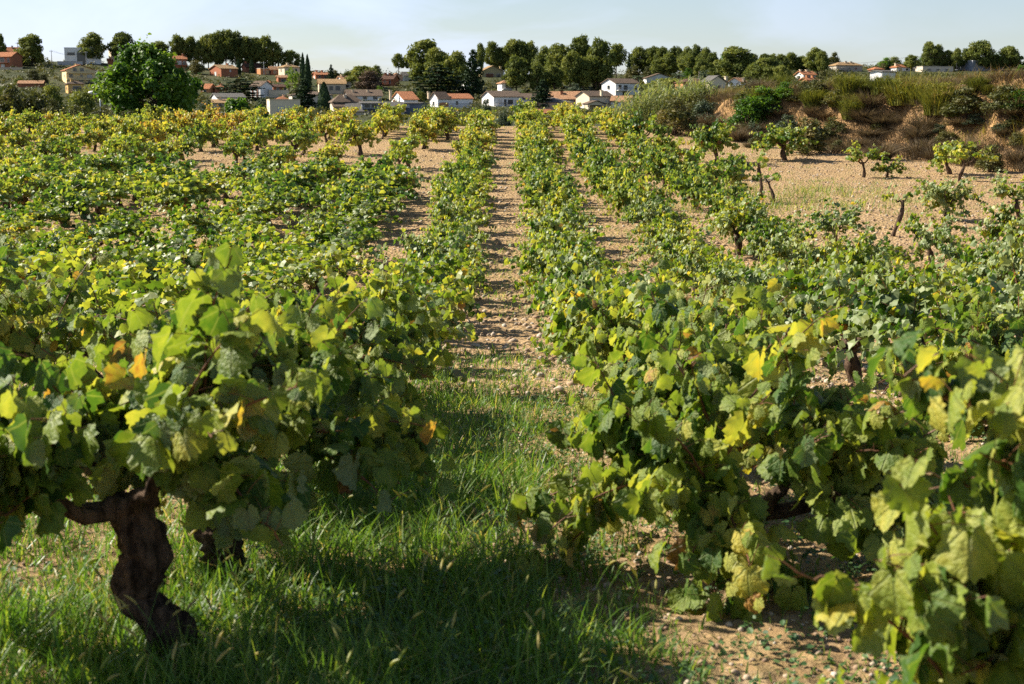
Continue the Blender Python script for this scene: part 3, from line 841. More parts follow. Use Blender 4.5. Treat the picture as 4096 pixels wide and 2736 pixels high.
# broad little weeds on the stony strip and through the grass
wb = MB()
x, y = frustum_pts(rng, 15000, 3.3, 15, .75)
den = np.clip(.42 + 1.3 * fbm(x * 1.5 + 9, y * 1.5, 3), 0, 1) * np.where(np.abs(x) < 2.2, 1, .5) * (1 - .55 * sstep(8, 12, y))
keep = rng.rand(len(x)) < den * .60; x, y = x[keep], y[keep]
TW = [(np.array([[0, 0, 0], [.34, .35, .05], [.28, .8, .0], [0, 1, -.06], [-.28, .8, .0], [-.34, .35, .05]]), np.array([(0, 1, 2, 3), (0, 3, 4, 5)]), np.zeros((6, 2)))]
k = 9; n = len(x); base = on_ground(x, y, 0)
hh = rng.uniform(.015, .11, n) * np.clip(1 + fbm(x * 2, y * 2, 2), .4, 1.6)
tt = rng.rand(n, k); aa = rng.rand(n, k) * 6.28
P = base[:, None] + np.stack([np.cos(aa) * .028 * (1.2 - tt), np.sin(aa) * .028 * (1.2 - tt), hh[:, None] * tt], -1)
od = np.stack([np.cos(aa), np.sin(aa), .35 + 0 * aa], -1).reshape(-1, 3)
put_leaves(wb, P.reshape(-1, 3), np.array([0, 0, 1.0]) + rng.normal(size=(n * k, 3)) * .35, od, rng.uniform(.012, .030, n * k), np.clip(np.repeat(rng.uniform(.1, .8, n), k) + rng.normal(0, .1, n * k), 0, 1), 2, rng, TW)
tag(link("weeds", wb.mesh("weeds", M['weed'])), "small broad leaved weeds on the stony soil", None, None, 'stuff')

# thin weed tufts further up the rows
fb_ = MB()
x, y = frustum_pts(rng, 12000, 9.5, 74, .9)
sb = bank_s(x, y)
pat = fbm(x * .22 + 4, y * .16, 3)
right_patch = np.exp(-((x - 8.2) / 2.8) ** 2 - ((y - 40) / 8) ** 2)
keep = (sb < .5) & (rng.rand(len(x)) < np.clip(.24 + 1.1 * pat + .9 * right_patch * np.clip(.3 + 2.2 * fbm(x * .6, y * .4, 3), 0, 1), .04, 1))
x, y = x[keep], y[keep]; n = len(x); k = 11
bx_ = np.repeat(x, k) + rng.normal(0, .13, n * k); by_ = np.repeat(y, k) + rng.normal(0, .13, n * k)
rp = np.repeat(np.exp(-((x - 8.2) / 2.8) ** 2 - ((y - 40) / 8) ** 2), k)
blades(fb_, on_ground(bx_, by_), rng.uniform(.05, .16, n * k) * (1 + 2.2 * rp), .004 + .005 * rng.rand(n * k), rng.uniform(.2, 1.1, n * k), rng.rand(n * k) * 6.28, np.clip(.55 + .28 * rng.normal(size=n * k) + .10 * rp, 0, 1), rng, 2)
tag(link("field_weeds", fb_.mesh("field_weeds", M['grass'])), "thin weed tufts scattered over the sandy rows", None, None, 'stuff')

def rocks(mb, x, y, r, rng, sink=.3):
    th = np.array([(0, 0, 1), (.9, 0, .25), (.28, .86, .25), (-.73, .53, .25), (-.73, -.53, .25), (.28, -.86, .25), (.73, .53, -.4), (-.28, .86, -.4), (-.9, 0, -.4), (-.28, -.86, -.4), (.73, -.53, -.4)])
    F = np.array([(0, 1, 2), (0, 2, 3), (0, 3, 4), (0, 4, 5), (0, 5, 1), (1, 6, 2), (2, 6, 7), (2, 7, 3), (3, 7, 8), (3, 8, 4), (4, 8, 9), (4, 9, 5), (5, 9, 10), (5, 10, 1), (1, 10, 6)])
    n = len(x); a = rng.rand(n) * 6.28; sc = rng.uniform(.6, 1.3, (n, 3)); sc[:, 2] *= .7
    V = th[None] * (1 + rng.uniform(-.22, .22, (n, len(th), 1))) * sc[:, None] * r[:, None, None]
    X = V[..., 0] * np.cos(a)[:, None] - V[..., 1] * np.sin(a)[:, None]; Y = V[..., 0] * np.sin(a)[:, None] + V[..., 1] * np.cos(a)[:, None]
    W = np.stack([X + x[:, None], Y + y[:, None], V[..., 2] + (tz(x, y) + r * sink)[:, None]], -1)
    mb.add(W.reshape(-1, 3), (F[None] + (np.arange(n) * len(th))[:, None, None]).reshape(-1, 3), np.repeat(rng.rand(n), len(th)))
st = MB()
x, y = frustum_pts(rng, 26000, 3.4, 12, .85, .03)
keep = rng.rand(len(x)) < np.clip(.75 - .55 * sstep(.2, -1.2, x) + .5 * fbm(x * 1.3, y * 1.3, 2), .12, 1); x, y = x[keep], y[keep]
rocks(st, x, y, .003 + .013 * rng.rand(len(x)) ** 3.2, rng)
x, y = frustum_pts(rng, 26000, 11, 60, .95, .03)
rocks(st, x, y, .012 + .040 * rng.rand(len(x)) ** 3, rng)
def stone_mat():
    m, t, out = new_mat("gravel_stone"); L = t.links.new
    at = nd(t, "ShaderNodeAttribute", attribute_name="tint"); r = ramp(t, [(0, (.24, .155, .095)), (.5, (.38, .27, .18)), (.85, (.50, .41, .31)), (1, (.58, .53, .46))]); L(at.outputs['Fac'], r.inputs[0])
    tc = nd(t, "ShaderNodeTexCoord"); n = nd(t, "ShaderNodeTexNoise", inputs={'Scale': 120.0, 'Detail': 3}); L(tc.outputs['Object'], n.inputs['Vector'])
    mx = nd(t, "ShaderNodeMixRGB", blend_type='MULTIPLY', inputs={0: .35}); L(r.outputs[0], mx.inputs[1]); L(n.outputs['Color'], mx.inputs[2])
    b = nd(t, "ShaderNodeBsdfPrincipled", inputs={'Roughness': .9, 'Specular IOR Level': .2}); L(mx.outputs[0], b.inputs['Base Color']); L(b.outputs[0], out.inputs[0])
    return m
M['gravel'] = stone_mat()
tag(link("gravel", st.mesh("gravel", M['gravel'], smooth=True)), "pebbles and clods on the reddish soil", None, None, 'stuff')
def rock(sx, sy, r, label, seed):
    import bmesh
    from mathutils import Vector, noise as mn
    x, y, z = ground_hit(sx / 4, sy / 4)
    bm = bmesh.new(); bmesh.ops.create_icosphere(bm, subdivisions=3, radius=r)
    for v in bm.verts:
        v.co *= 1 + .45 * mn.noise(v.co / r * 1.1 + Vector((seed, 0, 0))) + .15 * mn.noise(v.co / r * 3.5)
        v.co.z *= .66
    me = bpy.data.meshes.new("rock"); bm.to_mesh(me); bm.free(); me.materials.append(M['stone'])
    for p in me.polygons: p.use_smooth = True
    o = link("rock", me); o.location = (x, y, z1(x, y, True) + r * .25)
    tag(o, label, "rock")
rock(2634, 2367, .033, "round brown rock on the gravel beside the blurred right vine", 1)
rock(2452, 2540, .028, "pinkish rock lying lowest on the stony strip", 2)
rock(263, 2206, .030, "pale rock on bare soil left of the twisted trunk", 3)
rock(2430, 2370, .018, "small white rock among weeds left of the round brown one", 4)

# ------------------------------------------------------------------ earth bank growth
def bank_pts(rng, n, y0, y1, s0, s1):
    y = rng.uniform(y0, y1, n); s = rng.uniform(s0, s1, n)
    x = bank_x(y) + s / .8
    ok = (np.abs(x / y) < .43)
    return x[ok], y[ok], bank_s(x[ok], y[ok])
db = MB()
x, y, s = bank_pts(rng, 7600, 42, 84, -.6, 7.5)
pat = fbm(x * .35, y * .35, 3)
keep = (s > -.2) & (rng.rand(len(x)) < np.clip(.75 + 1.2 * pat, .06, 1)); x, y, s = x[keep], y[keep], s[keep]; n = len(x); k = 15
az = np.repeat(np.where(s < 4, math.pi + .5, rng.rand(n) * 6.28), k) + rng.normal(0, .9, n * k)
X, Y = np.repeat(x, k) + rng.normal(0, .14, n * k), np.repeat(y, k) + rng.normal(0, .14, n * k)
blades(db, on_ground(X, Y, -.03), rng.uniform(.22, .62, n * k), .006 + .008 * rng.rand(n * k), rng.uniform(.3, 1.25, n * k), az, np.clip(np.repeat(.40 + .9 * fbm(x * .5 + 7, y * .5, 3), k) + .16 * rng.normal(size=n * k), 0, 1), rng, 3)
tag(link("dry_grass", db.mesh("dry_grass", M['drygrass'])), "withered grass hanging over the ochre earth bank", None, None, 'stuff')

br = MB()
x, y, s = bank_pts(rng, 11500, 44, 120, .8, 26)
keep = (s + 2.6 * fbm(x * .45 + 31, y * .45, 3) > 2.5) & (rng.rand(len(x)) < np.clip(.62 + 1.2 * fbm(x * .28 + 2, y * .28, 3), .1, 1) * np.where(y > 88, .6, 1)); x, y, s = x[keep], y[keep], s[keep]; n = len(x); k = 16
X, Y = np.repeat(x, k) + rng.normal(0, .20, n * k), np.repeat(y, k) + rng.normal(0, .20, n * k)
blades(br, on_ground(X, Y, -.03), np.repeat(rng.uniform(.30, .85, n) * np.clip(1 + 1.5 * fbm(x * .3, y * .3, 2), .3, 1.8), k) * rng.uniform(.5, 1.1, n * k), .009 + .010 * rng.rand(n * k), rng.uniform(.25, 1.2, n * k), rng.rand(n * k) * 6.28, np.clip(np.repeat(.52 + .8 * fbm(x * .4 + 17, y * .4, 3), k) + .14 * rng.normal(size=n * k), 0, 1), rng, 2)
bro = tag(link("broom_scrub", br.mesh("broom_scrub", M['broom'])), "olive yellow broom scrub covering the top of the bank", None, None, 'stuff')

# ------------------------------------------------------------------ trees and bushes
def flakes(mb, c, rad, n, size, rng, tint, aspect=1.7, shell=.55, out=.9, jit=.9, up=0.0):
    d = rand_dirs(rng, n)
    p = np.asarray(c) + d * np.asarray(rad) * (shell + (1 - shell) * rng.rand(n, 1))
    N = nrm(d * out + rng.normal(size=(n, 3)) * jit + np.array([0, 0, up]))
    T = nrm(np.cross(N, rand_dirs(rng, n))); B = np.cross(N, T)
    s = size * rng.uniform(.6, 1.3, (n, 1))
    V = np.stack([p - T * s * aspect * .5, p + B * s * .36 - T * s * .1, p + T * s * aspect * .5, p - B * s * .36 + T * s * .05], 1)
    F = np.arange(4 * n).reshape(n, 4)
    mb.add(V.reshape(-1, 3), F, np.repeat(np.clip(tint + rng.normal(0, .10, n), 0, 1), 4))
def bent(rng, p0, p1, n=7, amp=.03):
    s = np.linspace(0, 1, n)[:, None]
    off = rng.normal(size=3) * amp; off2 = rng.normal(size=3) * amp * .5
    return np.asarray(p0) * (1 - s) + np.asarray(p1) * s + off * np.sin(s * np.pi) + off2 * np.sin(s * 2 * np.pi)
def tree_mesh(kind, seed):
    """crown about one unit wide, one unit high"""
    rng = np.random.RandomState(seed); cb, tb = MB(), MB()
    if kind in ('pine', 'tallpine', 'umbrella', 'fullpine'):
        z0, z1_, rx, pr, npf = {'pine': (.26, .93, .40, .175, 30), 'tallpine': (.40, .94, .36, .175, 22), 'umbrella': (.36, .88, .44, .16, 30), 'fullpine': (.08, .92, .42, .17, 42)}[kind]
        top = np.array([rng.uniform(-.05, .05), rng.uniform(-.05, .05), .86])
        tb.tube(bent(rng, (0, 0, -.05), top, 9, .035), np.linspace(.028, .008, 9), 7)
        for i in range(npf):
            t = (i + rng.rand()) / npf
            zz = z0 + (z1_ - z0) * t
            prof = math.sin(math.pi * (.16 + .80 * t)) ** .7 if kind != 'umbrella' else math.sqrt(max(.05, 1 - t ** 2.6))
            a = i * 2.4 + rng.uniform(-.5, .5); r = rx * prof * rng.uniform(.35, 1.0)
            c = np.array([math.cos(a) * r + top[0] * t, math.sin(a) * r + top[1] * t, zz + rng.uniform(-.03, .03)])
            q = pr * rng.uniform(.72, 1.18)
            rad = np.array([q, q, q * rng.uniform(.55, .8)])
            zz0 = np.array([top[0] * t, top[1] * t, max(.1, zz - .12)])
            tb.tube(bent(rng, zz0, c - [0, 0, q * .25], 4, .01), np.linspace(.010, .003, 4), 4, cap=False)
            flakes(cb, c, rad, 165, .046, rng, rng.uniform(.22, .75), aspect=1.9, shell=.35, up=.35)
    elif kind in ('bush', 'roundbush'):
        npf = 20
        for i in range(npf):
            a = i * 2.4; t = (i + .5) / npf
            r = .36 * math.sqrt(t) * rng.uniform(.7, 1.1)
            zz = .14 + .62 * (1 - t) * rng.uniform(.6, 1.15) + .08 * rng.rand()
            q = rng.uniform(.13, .21)
            tb.tube(bent(rng, (0, 0, -.05), (math.cos(a) * r, math.sin(a) * r, zz), 4, .02), np.linspace(.016, .004, 4), 4, cap=False)
            flakes(cb, (math.cos(a) * r, math.sin(a) * r, zz), (q, q, q * .9), 130, .050, rng, rng.uniform(.2, .75), aspect=1.5, shell=.3, up=.3)
    elif kind == 'cypress':
        tb.tube([(0, 0, -.05), (0, 0, .5), (0, 0, .9)], [.05, .04, .01], 6)
        n = 2600
        zz = rng.rand(n) ** .85; pr = .46 * np.minimum(1, zz * 6 + .25) * (1 - zz ** 2.1) ** .8 + .015
        a = rng.rand(n) * 6.28; r = pr * (.55 + .5 * rng.rand(n)) * (1 + .22 * np.sin(a * 3 + zz * 25) * np.sin(zz * 31))
        p = np.stack([np.cos(a) * r, np.sin(a) * r, zz], 1)
        N = nrm(np.stack([np.cos(a), np.sin(a), .3 + 0 * a], 1) + rng.normal(size=(n, 3)) * .5); T = nrm(np.array([0, 0, 1.0]) + rng.normal(size=(n, 3)) * np.array([1.2, 1.2, .1]) * .15); B = nrm(np.cross(N, T))
        h, w = .038, .085
        V = np.stack([p - T * h, p + B * w, p + T * h * 1.4, p - B * w], 1)
        cb.add(V.reshape(-1, 3), np.arange(4 * n).reshape(n, 4), np.repeat(np.clip(.45 + .22 * rng.normal(size=n), 0, 1), 4))
    elif kind in ('cedar', 'conifer'):
        tb.tube(bent(rng, (0, 0, -.05), (0, 0, .97), 7, .01), np.linspace(.03, .004, 7), 6)
        nl = 11 if kind == 'cedar' else 15
        for l in range(nl):
            t = (l + .5) / nl; zz = .10 + .87 * t
            Rr = (.5 * (1 - t ** 1.7) ** .6 + .03) if kind == 'cedar' else (.5 * (1 - t) ** .8 + .02)
            nb = max(4, int(9 * (1 - t * .5)))
            for b in range(nb):
                a = b * 6.283 / nb + rng.rand() * .8; ln = Rr * rng.uniform(.6, 1.12)
                dz = rng.uniform(-.05, .03)
                e = np.array([math.cos(a) * ln, math.sin(a) * ln, zz + dz])
                tb.tube([(0, 0, zz), e], [.008, .002], 3, cap=False)
                m = int(70 * ln / .5 + 14); s = rng.uniform(.15, 1.05, m); ti = rng.uniform(.15, .8)
                side = rng.normal(0, .055, m) * (1.15 - s)
                p = np.array([0, 0, zz]) * (1 - s[:, None]) + e * s[:, None] + np.stack([-math.sin(a) * side, math.cos(a) * side, rng.normal(0, .012, m) - .05 * np.abs(side)], 1)
                N = nrm(np.array([0, 0, 1.0]) + rng.normal(size=(m, 3)) * .45); T = nrm(np.cross(N, rand_dirs(rng, m))); B = np.cross(N, T); q = .032 * rng.uniform(.7, 1.3, (m, 1))
                V = np.stack([p - T * q, p + B * q * .6, p + T * q, p - B * q * .6], 1)
                cb.add(V.reshape(-1, 3), np.arange(4 * m).reshape(m, 4), np.repeat(np.clip(ti + rng.normal(0, .1, m), 0, 1), 4))
    elif kind == 'poplar':
        tb.tube(bent(rng, (0, 0, -.05), (0, 0, .95), 7, .02), np.linspace(.03, .005, 7), 6)
        for i in range(30):
            t = rng.rand(); a = rng.rand() * 6.3; r = .36 * math.sin(math.pi * (.12 + .80 * t)) ** .8 * rng.uniform(.3, 1)
            flakes(cb, (math.cos(a) * r, math.sin(a) * r, .10 + .85 * t), (.12, .12, .10), 70, .038, rng, rng.uniform(.35, .95), aspect=1.4, shell=.1)
    elif kind in ('tussock', 'broombush'):
        n = 620 if kind == 'tussock' else 760
        a = rng.rand(n) * 6.28; r0 = np.sqrt(rng.rand(n)) * (.16 if kind == 'tussock' else .30)
        P = np.stack([np.cos(a) * r0, np.sin(a) * r0, np.full(n, -.08)], 1)
        az = a + rng.normal(0, .7, n)
        if kind == 'tussock': blades(cb, P, rng.uniform(.55, 1.15, n), .010 + .010 * rng.rand(n), rng.uniform(.25, .95, n), az, np.clip(rng.normal(.45, .18, n), 0, 1), rng, 3)
        else:
            blades(cb, P, rng.uniform(.45, 1.15, n), .008 + .010 * rng.rand(n), rng.uniform(.05, .5, n), az, np.clip(rng.normal(.5, .16, n), 0, 1), rng, 3)
            for i in range(14): flakes(cb, (rng.normal(0, .22), rng.normal(0, .22), rng.uniform(.35, .8)), (.16, .16, .13), 60, .034, rng, rng.uniform(.3, .8), aspect=2.4, shell=.1, up=-.2)
        for i in range(5): tb.tube(bent(rng, (0, 0, -.05), (rng.normal(0, .2), rng.normal(0, .2), .5), 4, .02), [.012, .009, .006, .003], 4, cap=False)
    elif kind == 'palm':
        tb.tube(bent(rng, (0, 0, -.05), (0, 0, .62), 7, .01), np.linspace(.075, .06, 7), 8)
        for i in range(26):
            a = i * 2.4; el = rng.uniform(-.3, 1.2); s = np.linspace(0, 1, 8)
            d = np.array([math.cos(a), math.sin(a), 0])
            P = np.array([0, 0, .62]) + d * (s * .48 * math.cos(el * .6))[:, None] + np.array([0, 0, 1.0]) * (s * .40 * math.sin(el) - s ** 2 * .26)[:, None]
            sd = np.array([-d[1], d[0], 0]) * .05
            for j in range(7):
                for q in (-1, 1):
                    b0 = P[j]; tip = (P[j] + P[j + 1]) / 2 + sd * q * (1.4 - abs(s[j] - .4)) + d * .05 - [0, 0, .02]
                    cb.add([b0, P[j + 1], tip], [(0, 1, 2)], rng.uniform(.4, .9))
    return tb.mesh(kind + "_trunk", M['trunk']), cb
TREE_MAT = dict(tussock='drygrass', broombush='broom', pine='pine', tallpine='pine', umbrella='pine', fullpine='pine', cypress='cypress', cedar='cypress', conifer='cypress', poplar='broad', palm='olive')
TLIB = {}
def tree_lib(kind, mat=None):
    key = (kind, mat)
    if key not in TLIB:
        n = {'pine': 5, 'tallpine': 4, 'fullpine': 3, 'bush': 5, 'umbrella': 2, 'cypress': 2, 'tussock': 3, 'broombush': 4}.get(kind, 1)
        TLIB[key] = []
        for i in range(n):
            tr, cb = tree_mesh(kind, 40 + 13 * i + len(kind))
            TLIB[key].append((tr, cb.mesh(kind + "_crown", M[mat or TREE_MAT[kind]])))
    return TLIB[key]
TR = random.Random(5)
CAT = dict(tussock='grass tussock', broombush='bush', pine='tree', tallpine='tree', umbrella='tree', fullpine='tree', cypress='tree', cedar='tree', conifer='tree', poplar='tree', palm='palm tree', bush='bush')
NAME = dict(tussock='grass_tussock', broombush='broom_bush', pine='pine_tree', tallpine='pine_tree', umbrella='pine_tree', fullpine='pine_tree', cypress='cypress_tree', cedar='cedar_tree', conifer='conifer_tree', poplar='broadleaf_tree', palm='palm_tree', bush='bush')
def tree_at(kind, x, y, z, w, h, label, group=None, mat=None, shift=0.0, name=None, cat=None, variant=None):
    ms = tree_lib(kind, mat); m = ms[TR.randrange(len(ms)) if variant is None else variant % len(ms)]
    e = empty(name or NAME[kind], (x, y, z), TR.uniform(0, 6.28))
    e.scale = (w, w, h)
    tag(e, label, cat or CAT[kind], group)
    shrubby = kind in ('bush', 'tussock', 'broombush')
    link("stems" if shrubby else "trunk", m[0], e)
    c = link("foliage" if shrubby else "crown", m[1], e)
    c.color = (.5 + shift, TR.random(), 0, 1)
    return e
def tree_px(kind, xc, ytop, ybase, w, label, group=None, mat=None, shift=None, d=None, **k):
    """photo pixels (4096 wide): centre, top, foot, crown width"""
    u = xc / 4
    if d is None: x, d, z = hill_hit(u, ybase / 4)
    else:
        x = ray(u, ybase / 4)[0] * d; z = z1(x, d)
    h = z_at(ytop / 4, d) - z
    return tree_at(kind, x, d, z - .3, w / 4 * mpp(d) * 1.22, (h + .3) * 1.03, label, group, mat, TR.uniform(-.16, .16) if shift is None else shift, **k)

# ---- pines, wood by wood (photo pixels)
def wood(items, what, where, group, kind='pine', start=0):
    items = sorted(items)
    for i, it in enumerate(items):
        kd = it[4] if len(it) > 4 else kind
        tree_px(kd, it[0], it[1], it[2], it[3], "%s, %s from the left %s" % (what, ordinal(i + start), where), group)
tree_px('pine', 2, 140, 200, 40, "dark pine cut off by the left edge above the orange roof")
tree_px('fullpine', 123, 141, 262, 112, "broad dense pine standing alone at the upper left", shift=.06)
tree_px('pine', 373, 138, 240, 108, "pine rising behind the white modern house with solar panels")
tree_px('pine', 488, 130, 240, 100, "tall dark pine behind the house with the slanting roof")
tree_px('pine', 548, 188, 250, 50, "low pine shoulder right of the tall dark pine on the left")
tree_px('pine', 640, 168, 236, 95, "hazy pine peeping over the big bright plane tree", shift=.08)
wood([(718, 145, 268, 74, 'tallpine'), (765, 148, 262, 62), (812, 158, 268, 62), (835, 138, 270, 76), (872, 133, 272, 74), (908, 124, 262, 80, 'tallpine'), (945, 132, 274, 84), (880, 165, 276, 70), (988, 150, 272, 70, 'tallpine'), (1024, 154, 270, 62, 'tallpine'), (1060, 148, 276, 68, 'tallpine'), (1104, 172, 276, 76, 'tallpine'), (1000, 190, 280, 60), (1068, 205, 282, 60)],
     "dark tall pine", "in the wood above the brick house", "pines of the left hilltop wood")
tree_px('pine', 1162, 202, 268, 76, "smaller pine between the left wood and the twin cypresses")
tree_px('tallpine', 1596, 217, 300, 54, "slender pine left of the great central pine clump")
tree_px('tallpine', 1640, 220, 298, 44, "slim pine close against the great central pine clump")
tree_px('fullpine', 1708, 160, 330, 140, "tallest round pine of the central clump, at its left", shift=.04)
tree_px('fullpine', 1752, 196, 345, 120, "olive tinted rounded pine in front of the tallest central one", shift=.14)
tree_px('fullpine', 1822, 208, 350, 104, "rounded pine at the right shoulder of the central clump", shift=.08)
tree_px('cedar', 1750, 256, 396, 200, "wide dark cedar with tiered boughs below the central pines", shift=-.1)
tree_px('conifer', 1893, 196, 392, 110, "dark spire shaped conifer right of the wide tiered cedar", shift=-.05)
tree_px('tallpine', 1922, 178, 322, 40, "thin lanky pine with a small high crown by the khaki house")
wood([(1966, 171, 296, 66, 'tallpine'), (2003, 190, 298, 66), (2042, 160, 296, 88), (2082, 163, 298, 90), (2122, 172, 300, 72), (1985, 212, 300, 60)],
     "rounded pine", "in the wood behind the khaki house", "pines behind the khaki house")
wood([(2068, 230, 372, 110), (2148, 256, 374, 80), (2176, 196, 346, 90), (2240, 178, 356, 100), (2318, 152, 350, 112), (2400, 164, 362, 118), (2380, 196, 362, 96), (2280, 206, 366, 90), (2330, 236, 366, 90), (2215, 262, 372, 80)],
     "big round pine", "in the right centre wood", "pines of the right centre wood")
tree_px('tallpine', 2466, 180, 312, 76, "open pine with visible thin trunks right of the centre wood")
tree_px('conifer', 2515, 208, 318, 26, "thin half dead conifer in the sky gap between woods")
wood([(2552, 189, 306, 80), (2590, 196, 306, 60), (2618, 187, 308, 72), (2652, 189, 308, 66), (2700, 188, 308, 76), (2746, 195, 308, 70), (2782, 186, 308, 68), (2820, 198, 308, 66), (2848, 214, 308, 60), (2672, 218, 314, 76), (2755, 222, 316, 84), (2810, 238, 318, 70), (2634, 236, 318, 72)],
     "olive green pine", "in the long wood behind the white gable", "pines of the long right wood")
tree_px('fullpine', 2935, 190, 312, 138, "large rounded pine standing out beyond the long wood", shift=.02)
wood([(3004, 214, 304, 66), (3054, 216, 304, 66), (3090, 220, 304, 62), (3122, 218, 300, 60), (3076, 232, 326, 120, 'fullpine'), (3164, 211, 296, 66), (3200, 226, 296, 60), (3256, 197, 298, 84), (3288, 204, 300, 56), (3128, 262, 330, 70), (3020, 258, 320, 60)],
     "dark pine", "in the wood right of the large rounded pine", "pines of the far right wood")
wood([(3645, 222, 284, 66), (3718, 169, 282, 72), (3752, 180, 282, 54), (3787, 202, 282, 56), (3824, 194, 284, 42), (3868, 198, 282, 70), (3918, 163, 284, 96), (3950, 214, 284, 46), (3978, 222, 284, 44), (4040, 185, 284, 88)],
     "skyline pine", "in the group by the grey warehouse", "pines by the grey warehouse", 'pine')
tree_px('bush', 3530, 250, 284, 40, "small rounded tree on the right skyline", mat='scrub', name='small_tree', cat='tree')
tree_px('conifer', 3555, 246, 284, 26, "little pointed conifer on the right skyline")
tree_px('cypress', 1213, 219, 345, 22, "left one of the two tall twin cypresses", variant=0)
tree_px('cypress', 1232, 226, 360, 25, "right one of the two tall twin cypresses", variant=1)
tree_px('cypress', 954, 240, 298, 18, "short cypress against the dark red house", variant=0)
tree_px('cypress', 1008, 240, 292, 20, "short cypress in front of the brick house under the wood", variant=1)
tree_px('cypress', 1298, 335, 452, 46, "dark cypress right of the dense conifer, near the vines", variant=0)
tree_px('conifer', 1325, 257, 322, 34, "small spiky conifer between the brick and the white house")
tree_px('conifer', 1220, 312, 446, 108, "dense dark conifer before the cream flat roofed house", shift=-.05)
tree_px('cedar', 962, 314, 398, 175, "flat topped dark cedar with wide level boughs", shift=-.08)
tree_px('poplar', 1170, 262, 372, 74, "pale yellow green tree left of the twin cypresses", shift=.12)
tree_px('umbrella', 1445, 262, 352, 112, "bright umbrella pine behind the withered brown bush", shift=.20)
tree_px('bush', 1478, 274, 362, 110, "withered brown bush in front of the umbrella pine", mat='wither', name='withered_bush')
tree_px('conifer', 2170, 318, 438, 100, "dark conical conifer in front of the orange roofed house", shift=-.1)
tree_px('umbrella', 2660, 312, 400, 170, "low bright spreading pine behind the reeds", shift=.22)
tree_px('palm', 1114, 226, 280, 46, "palm beside the cream hip roofed house")
tree_px('palm', 2552, 288, 345, 60, "palm at the gap between the woods")
tree_px('palm', 2713, 276, 345, 64, "palm behind the reeds at right")
tree_px('palm', 1596, 396, 432, 34, "little palm by the white house with the brown door")

# ---- the big plane tree near the left of the field, built leaf by leaf
def plane_tree(x, y, z, w, h, label, seed, npf=46, nleaf=150, ls=.30, name="plane_tree", tlo=.25):
    rng = np.random.RandomState(seed); tb, cb = MB(), MB()
    e = empty(name, (x, y, z)); tag(e, label, "tree")
    tb.tube(bent(rng, (0, 0, -.5), (.1, 0, h * .7), 9, .25), np.linspace(.22, .07, 9), 9)
    for i in range(npf):
        t = (i + rng.rand()) / npf; zz = h * (.10 + .84 * t)
        prof = math.sin(math.pi * min(1, .24 + .72 * t)) ** .9
        a = i * 2.4 + rng.uniform(-.6, .6); r = w * .46 * prof * rng.uniform(.40, 1.16)
        c = np.array([math.cos(a) * r - w * .10 * t, math.sin(a) * r, zz])
        tb.tube(bent(rng, (.05, 0, max(.3, zz - h * .16)), c, 6, .15), np.linspace(.07, .02, 6), 5, cap=False)
        q = w * .098 * rng.uniform(.6, 1.4); n = nleaf
        d = rand_dirs(rng, n); P = c + d * np.array([q, q, q * .8]) * (.35 + .65 * rng.rand(n, 1))
        spike = rng.rand(n) < .10; P[spike, 2] += q * rng.uniform(.1, .7, spike.sum())
        put_leaves(cb, P, d * .6 + np.array([0, 0, .5]) + rng.normal(size=(n, 3)) * .5, d * .4 + np.array([0, 0, -.5]) + rng.normal(size=(n, 3)) * .5, ls * rng.uniform(.6, 1.25, n), np.clip(rng.uniform(tlo, .75) + rng.normal(0, .1, n), 0, 1), 2, rng)
    link("trunk", tb.mesh("plane_trunk", M['trunk'], smooth=True), e)
    c = link("crown", cb.mesh("plane_crown", M['broad']), e); c.color = (.5, .5, 0, 1)
    return e
def plane_px(xc, ytop, ybase, w, d, label, seed, **k):
    x = ray(xc / 4, ybase / 4)[0] * d; z = z1(x, d)
    plane_tree(x, d, z, w / 4 * mpp(d), z_at(ytop / 4, d) - z, label, seed, **k)
plane_px(622, 178, 495, 400, 122, "big bright green plane tree standing beyond the left of the field", 1, npf=96, nleaf=150)
plane_px(968, 392, 480, 165, 118, "low bright green fig tree before the tan roofed houses", 2, npf=22, nleaf=120, ls=.26, name="fig_tree")
plane_px(1052, 420, 482, 80, 116, "young bright fig tree at the left end of the cream flat roofed house", 3, npf=12, nleaf=100, ls=.25, name="fig_tree")

# ---- hedge bushes behind the field
gb_ = "bushes on the earth bank"
def bush_px(xc, ytop, ybase, w, d, label, mat='scrub', shift=0.0, group=None, name=None, variant=None):
    if d is None: x, d, z = ground_hit(xc / 4, ybase / 4)
    else: x = ray(xc / 4, ybase / 4)[0] * d; z = z1(x, d)
    h = max(.4, z_at(ytop / 4, d) - z)
    kd = {'wither': 'tussock', 'broom': 'broombush'}.get(mat, 'bush') if group == gb_ else 'bush'
    if kd != 'bush': mat = None
    return tree_at(kd, x, d, z - .1, w / 4 * mpp(d) * 1.05, h * 1.06, label, group, mat, shift, name=name, variant=variant)
g = "dark bushes along the left end of the field"
bush_px(40, 318, 520, 190, 86, "dark olive bush filling the left edge behind the vines", 'scrub', -.12, g)
bush_px(140, 330, 520, 200, 88, "tall dark olive bush, second from the left edge", 'scrub', -.06, g)
bush_px(215, 390, 520, 120, 84, "dark bush sloping down right of the tall olive one", 'scrub', -.10, g)
bush_px(300, 415, 510, 170, 92, "brown green bush under the street lamp", 'scrub', .02, g)
bush_px(400, 420, 512, 180, 90, "brown green bush between the lamp and the plane tree", 'scrub', .0, g)
bush_px(520, 440, 505, 170, 95, "dark bush at the foot of the big plane tree", 'scrub', -.12, g)
bush_px(700, 440, 505, 200, 95, "dark bush right of the plane tree trunk", 'scrub', -.14, g)
bush_px(830, 405, 500, 150, 100, "very dark bush at the right foot of the plane tree", 'olive', -.40, g)
bush_px(890, 440, 500, 120, 96, "olive brown bush below the fig tree", 'scrub', -.02, g)
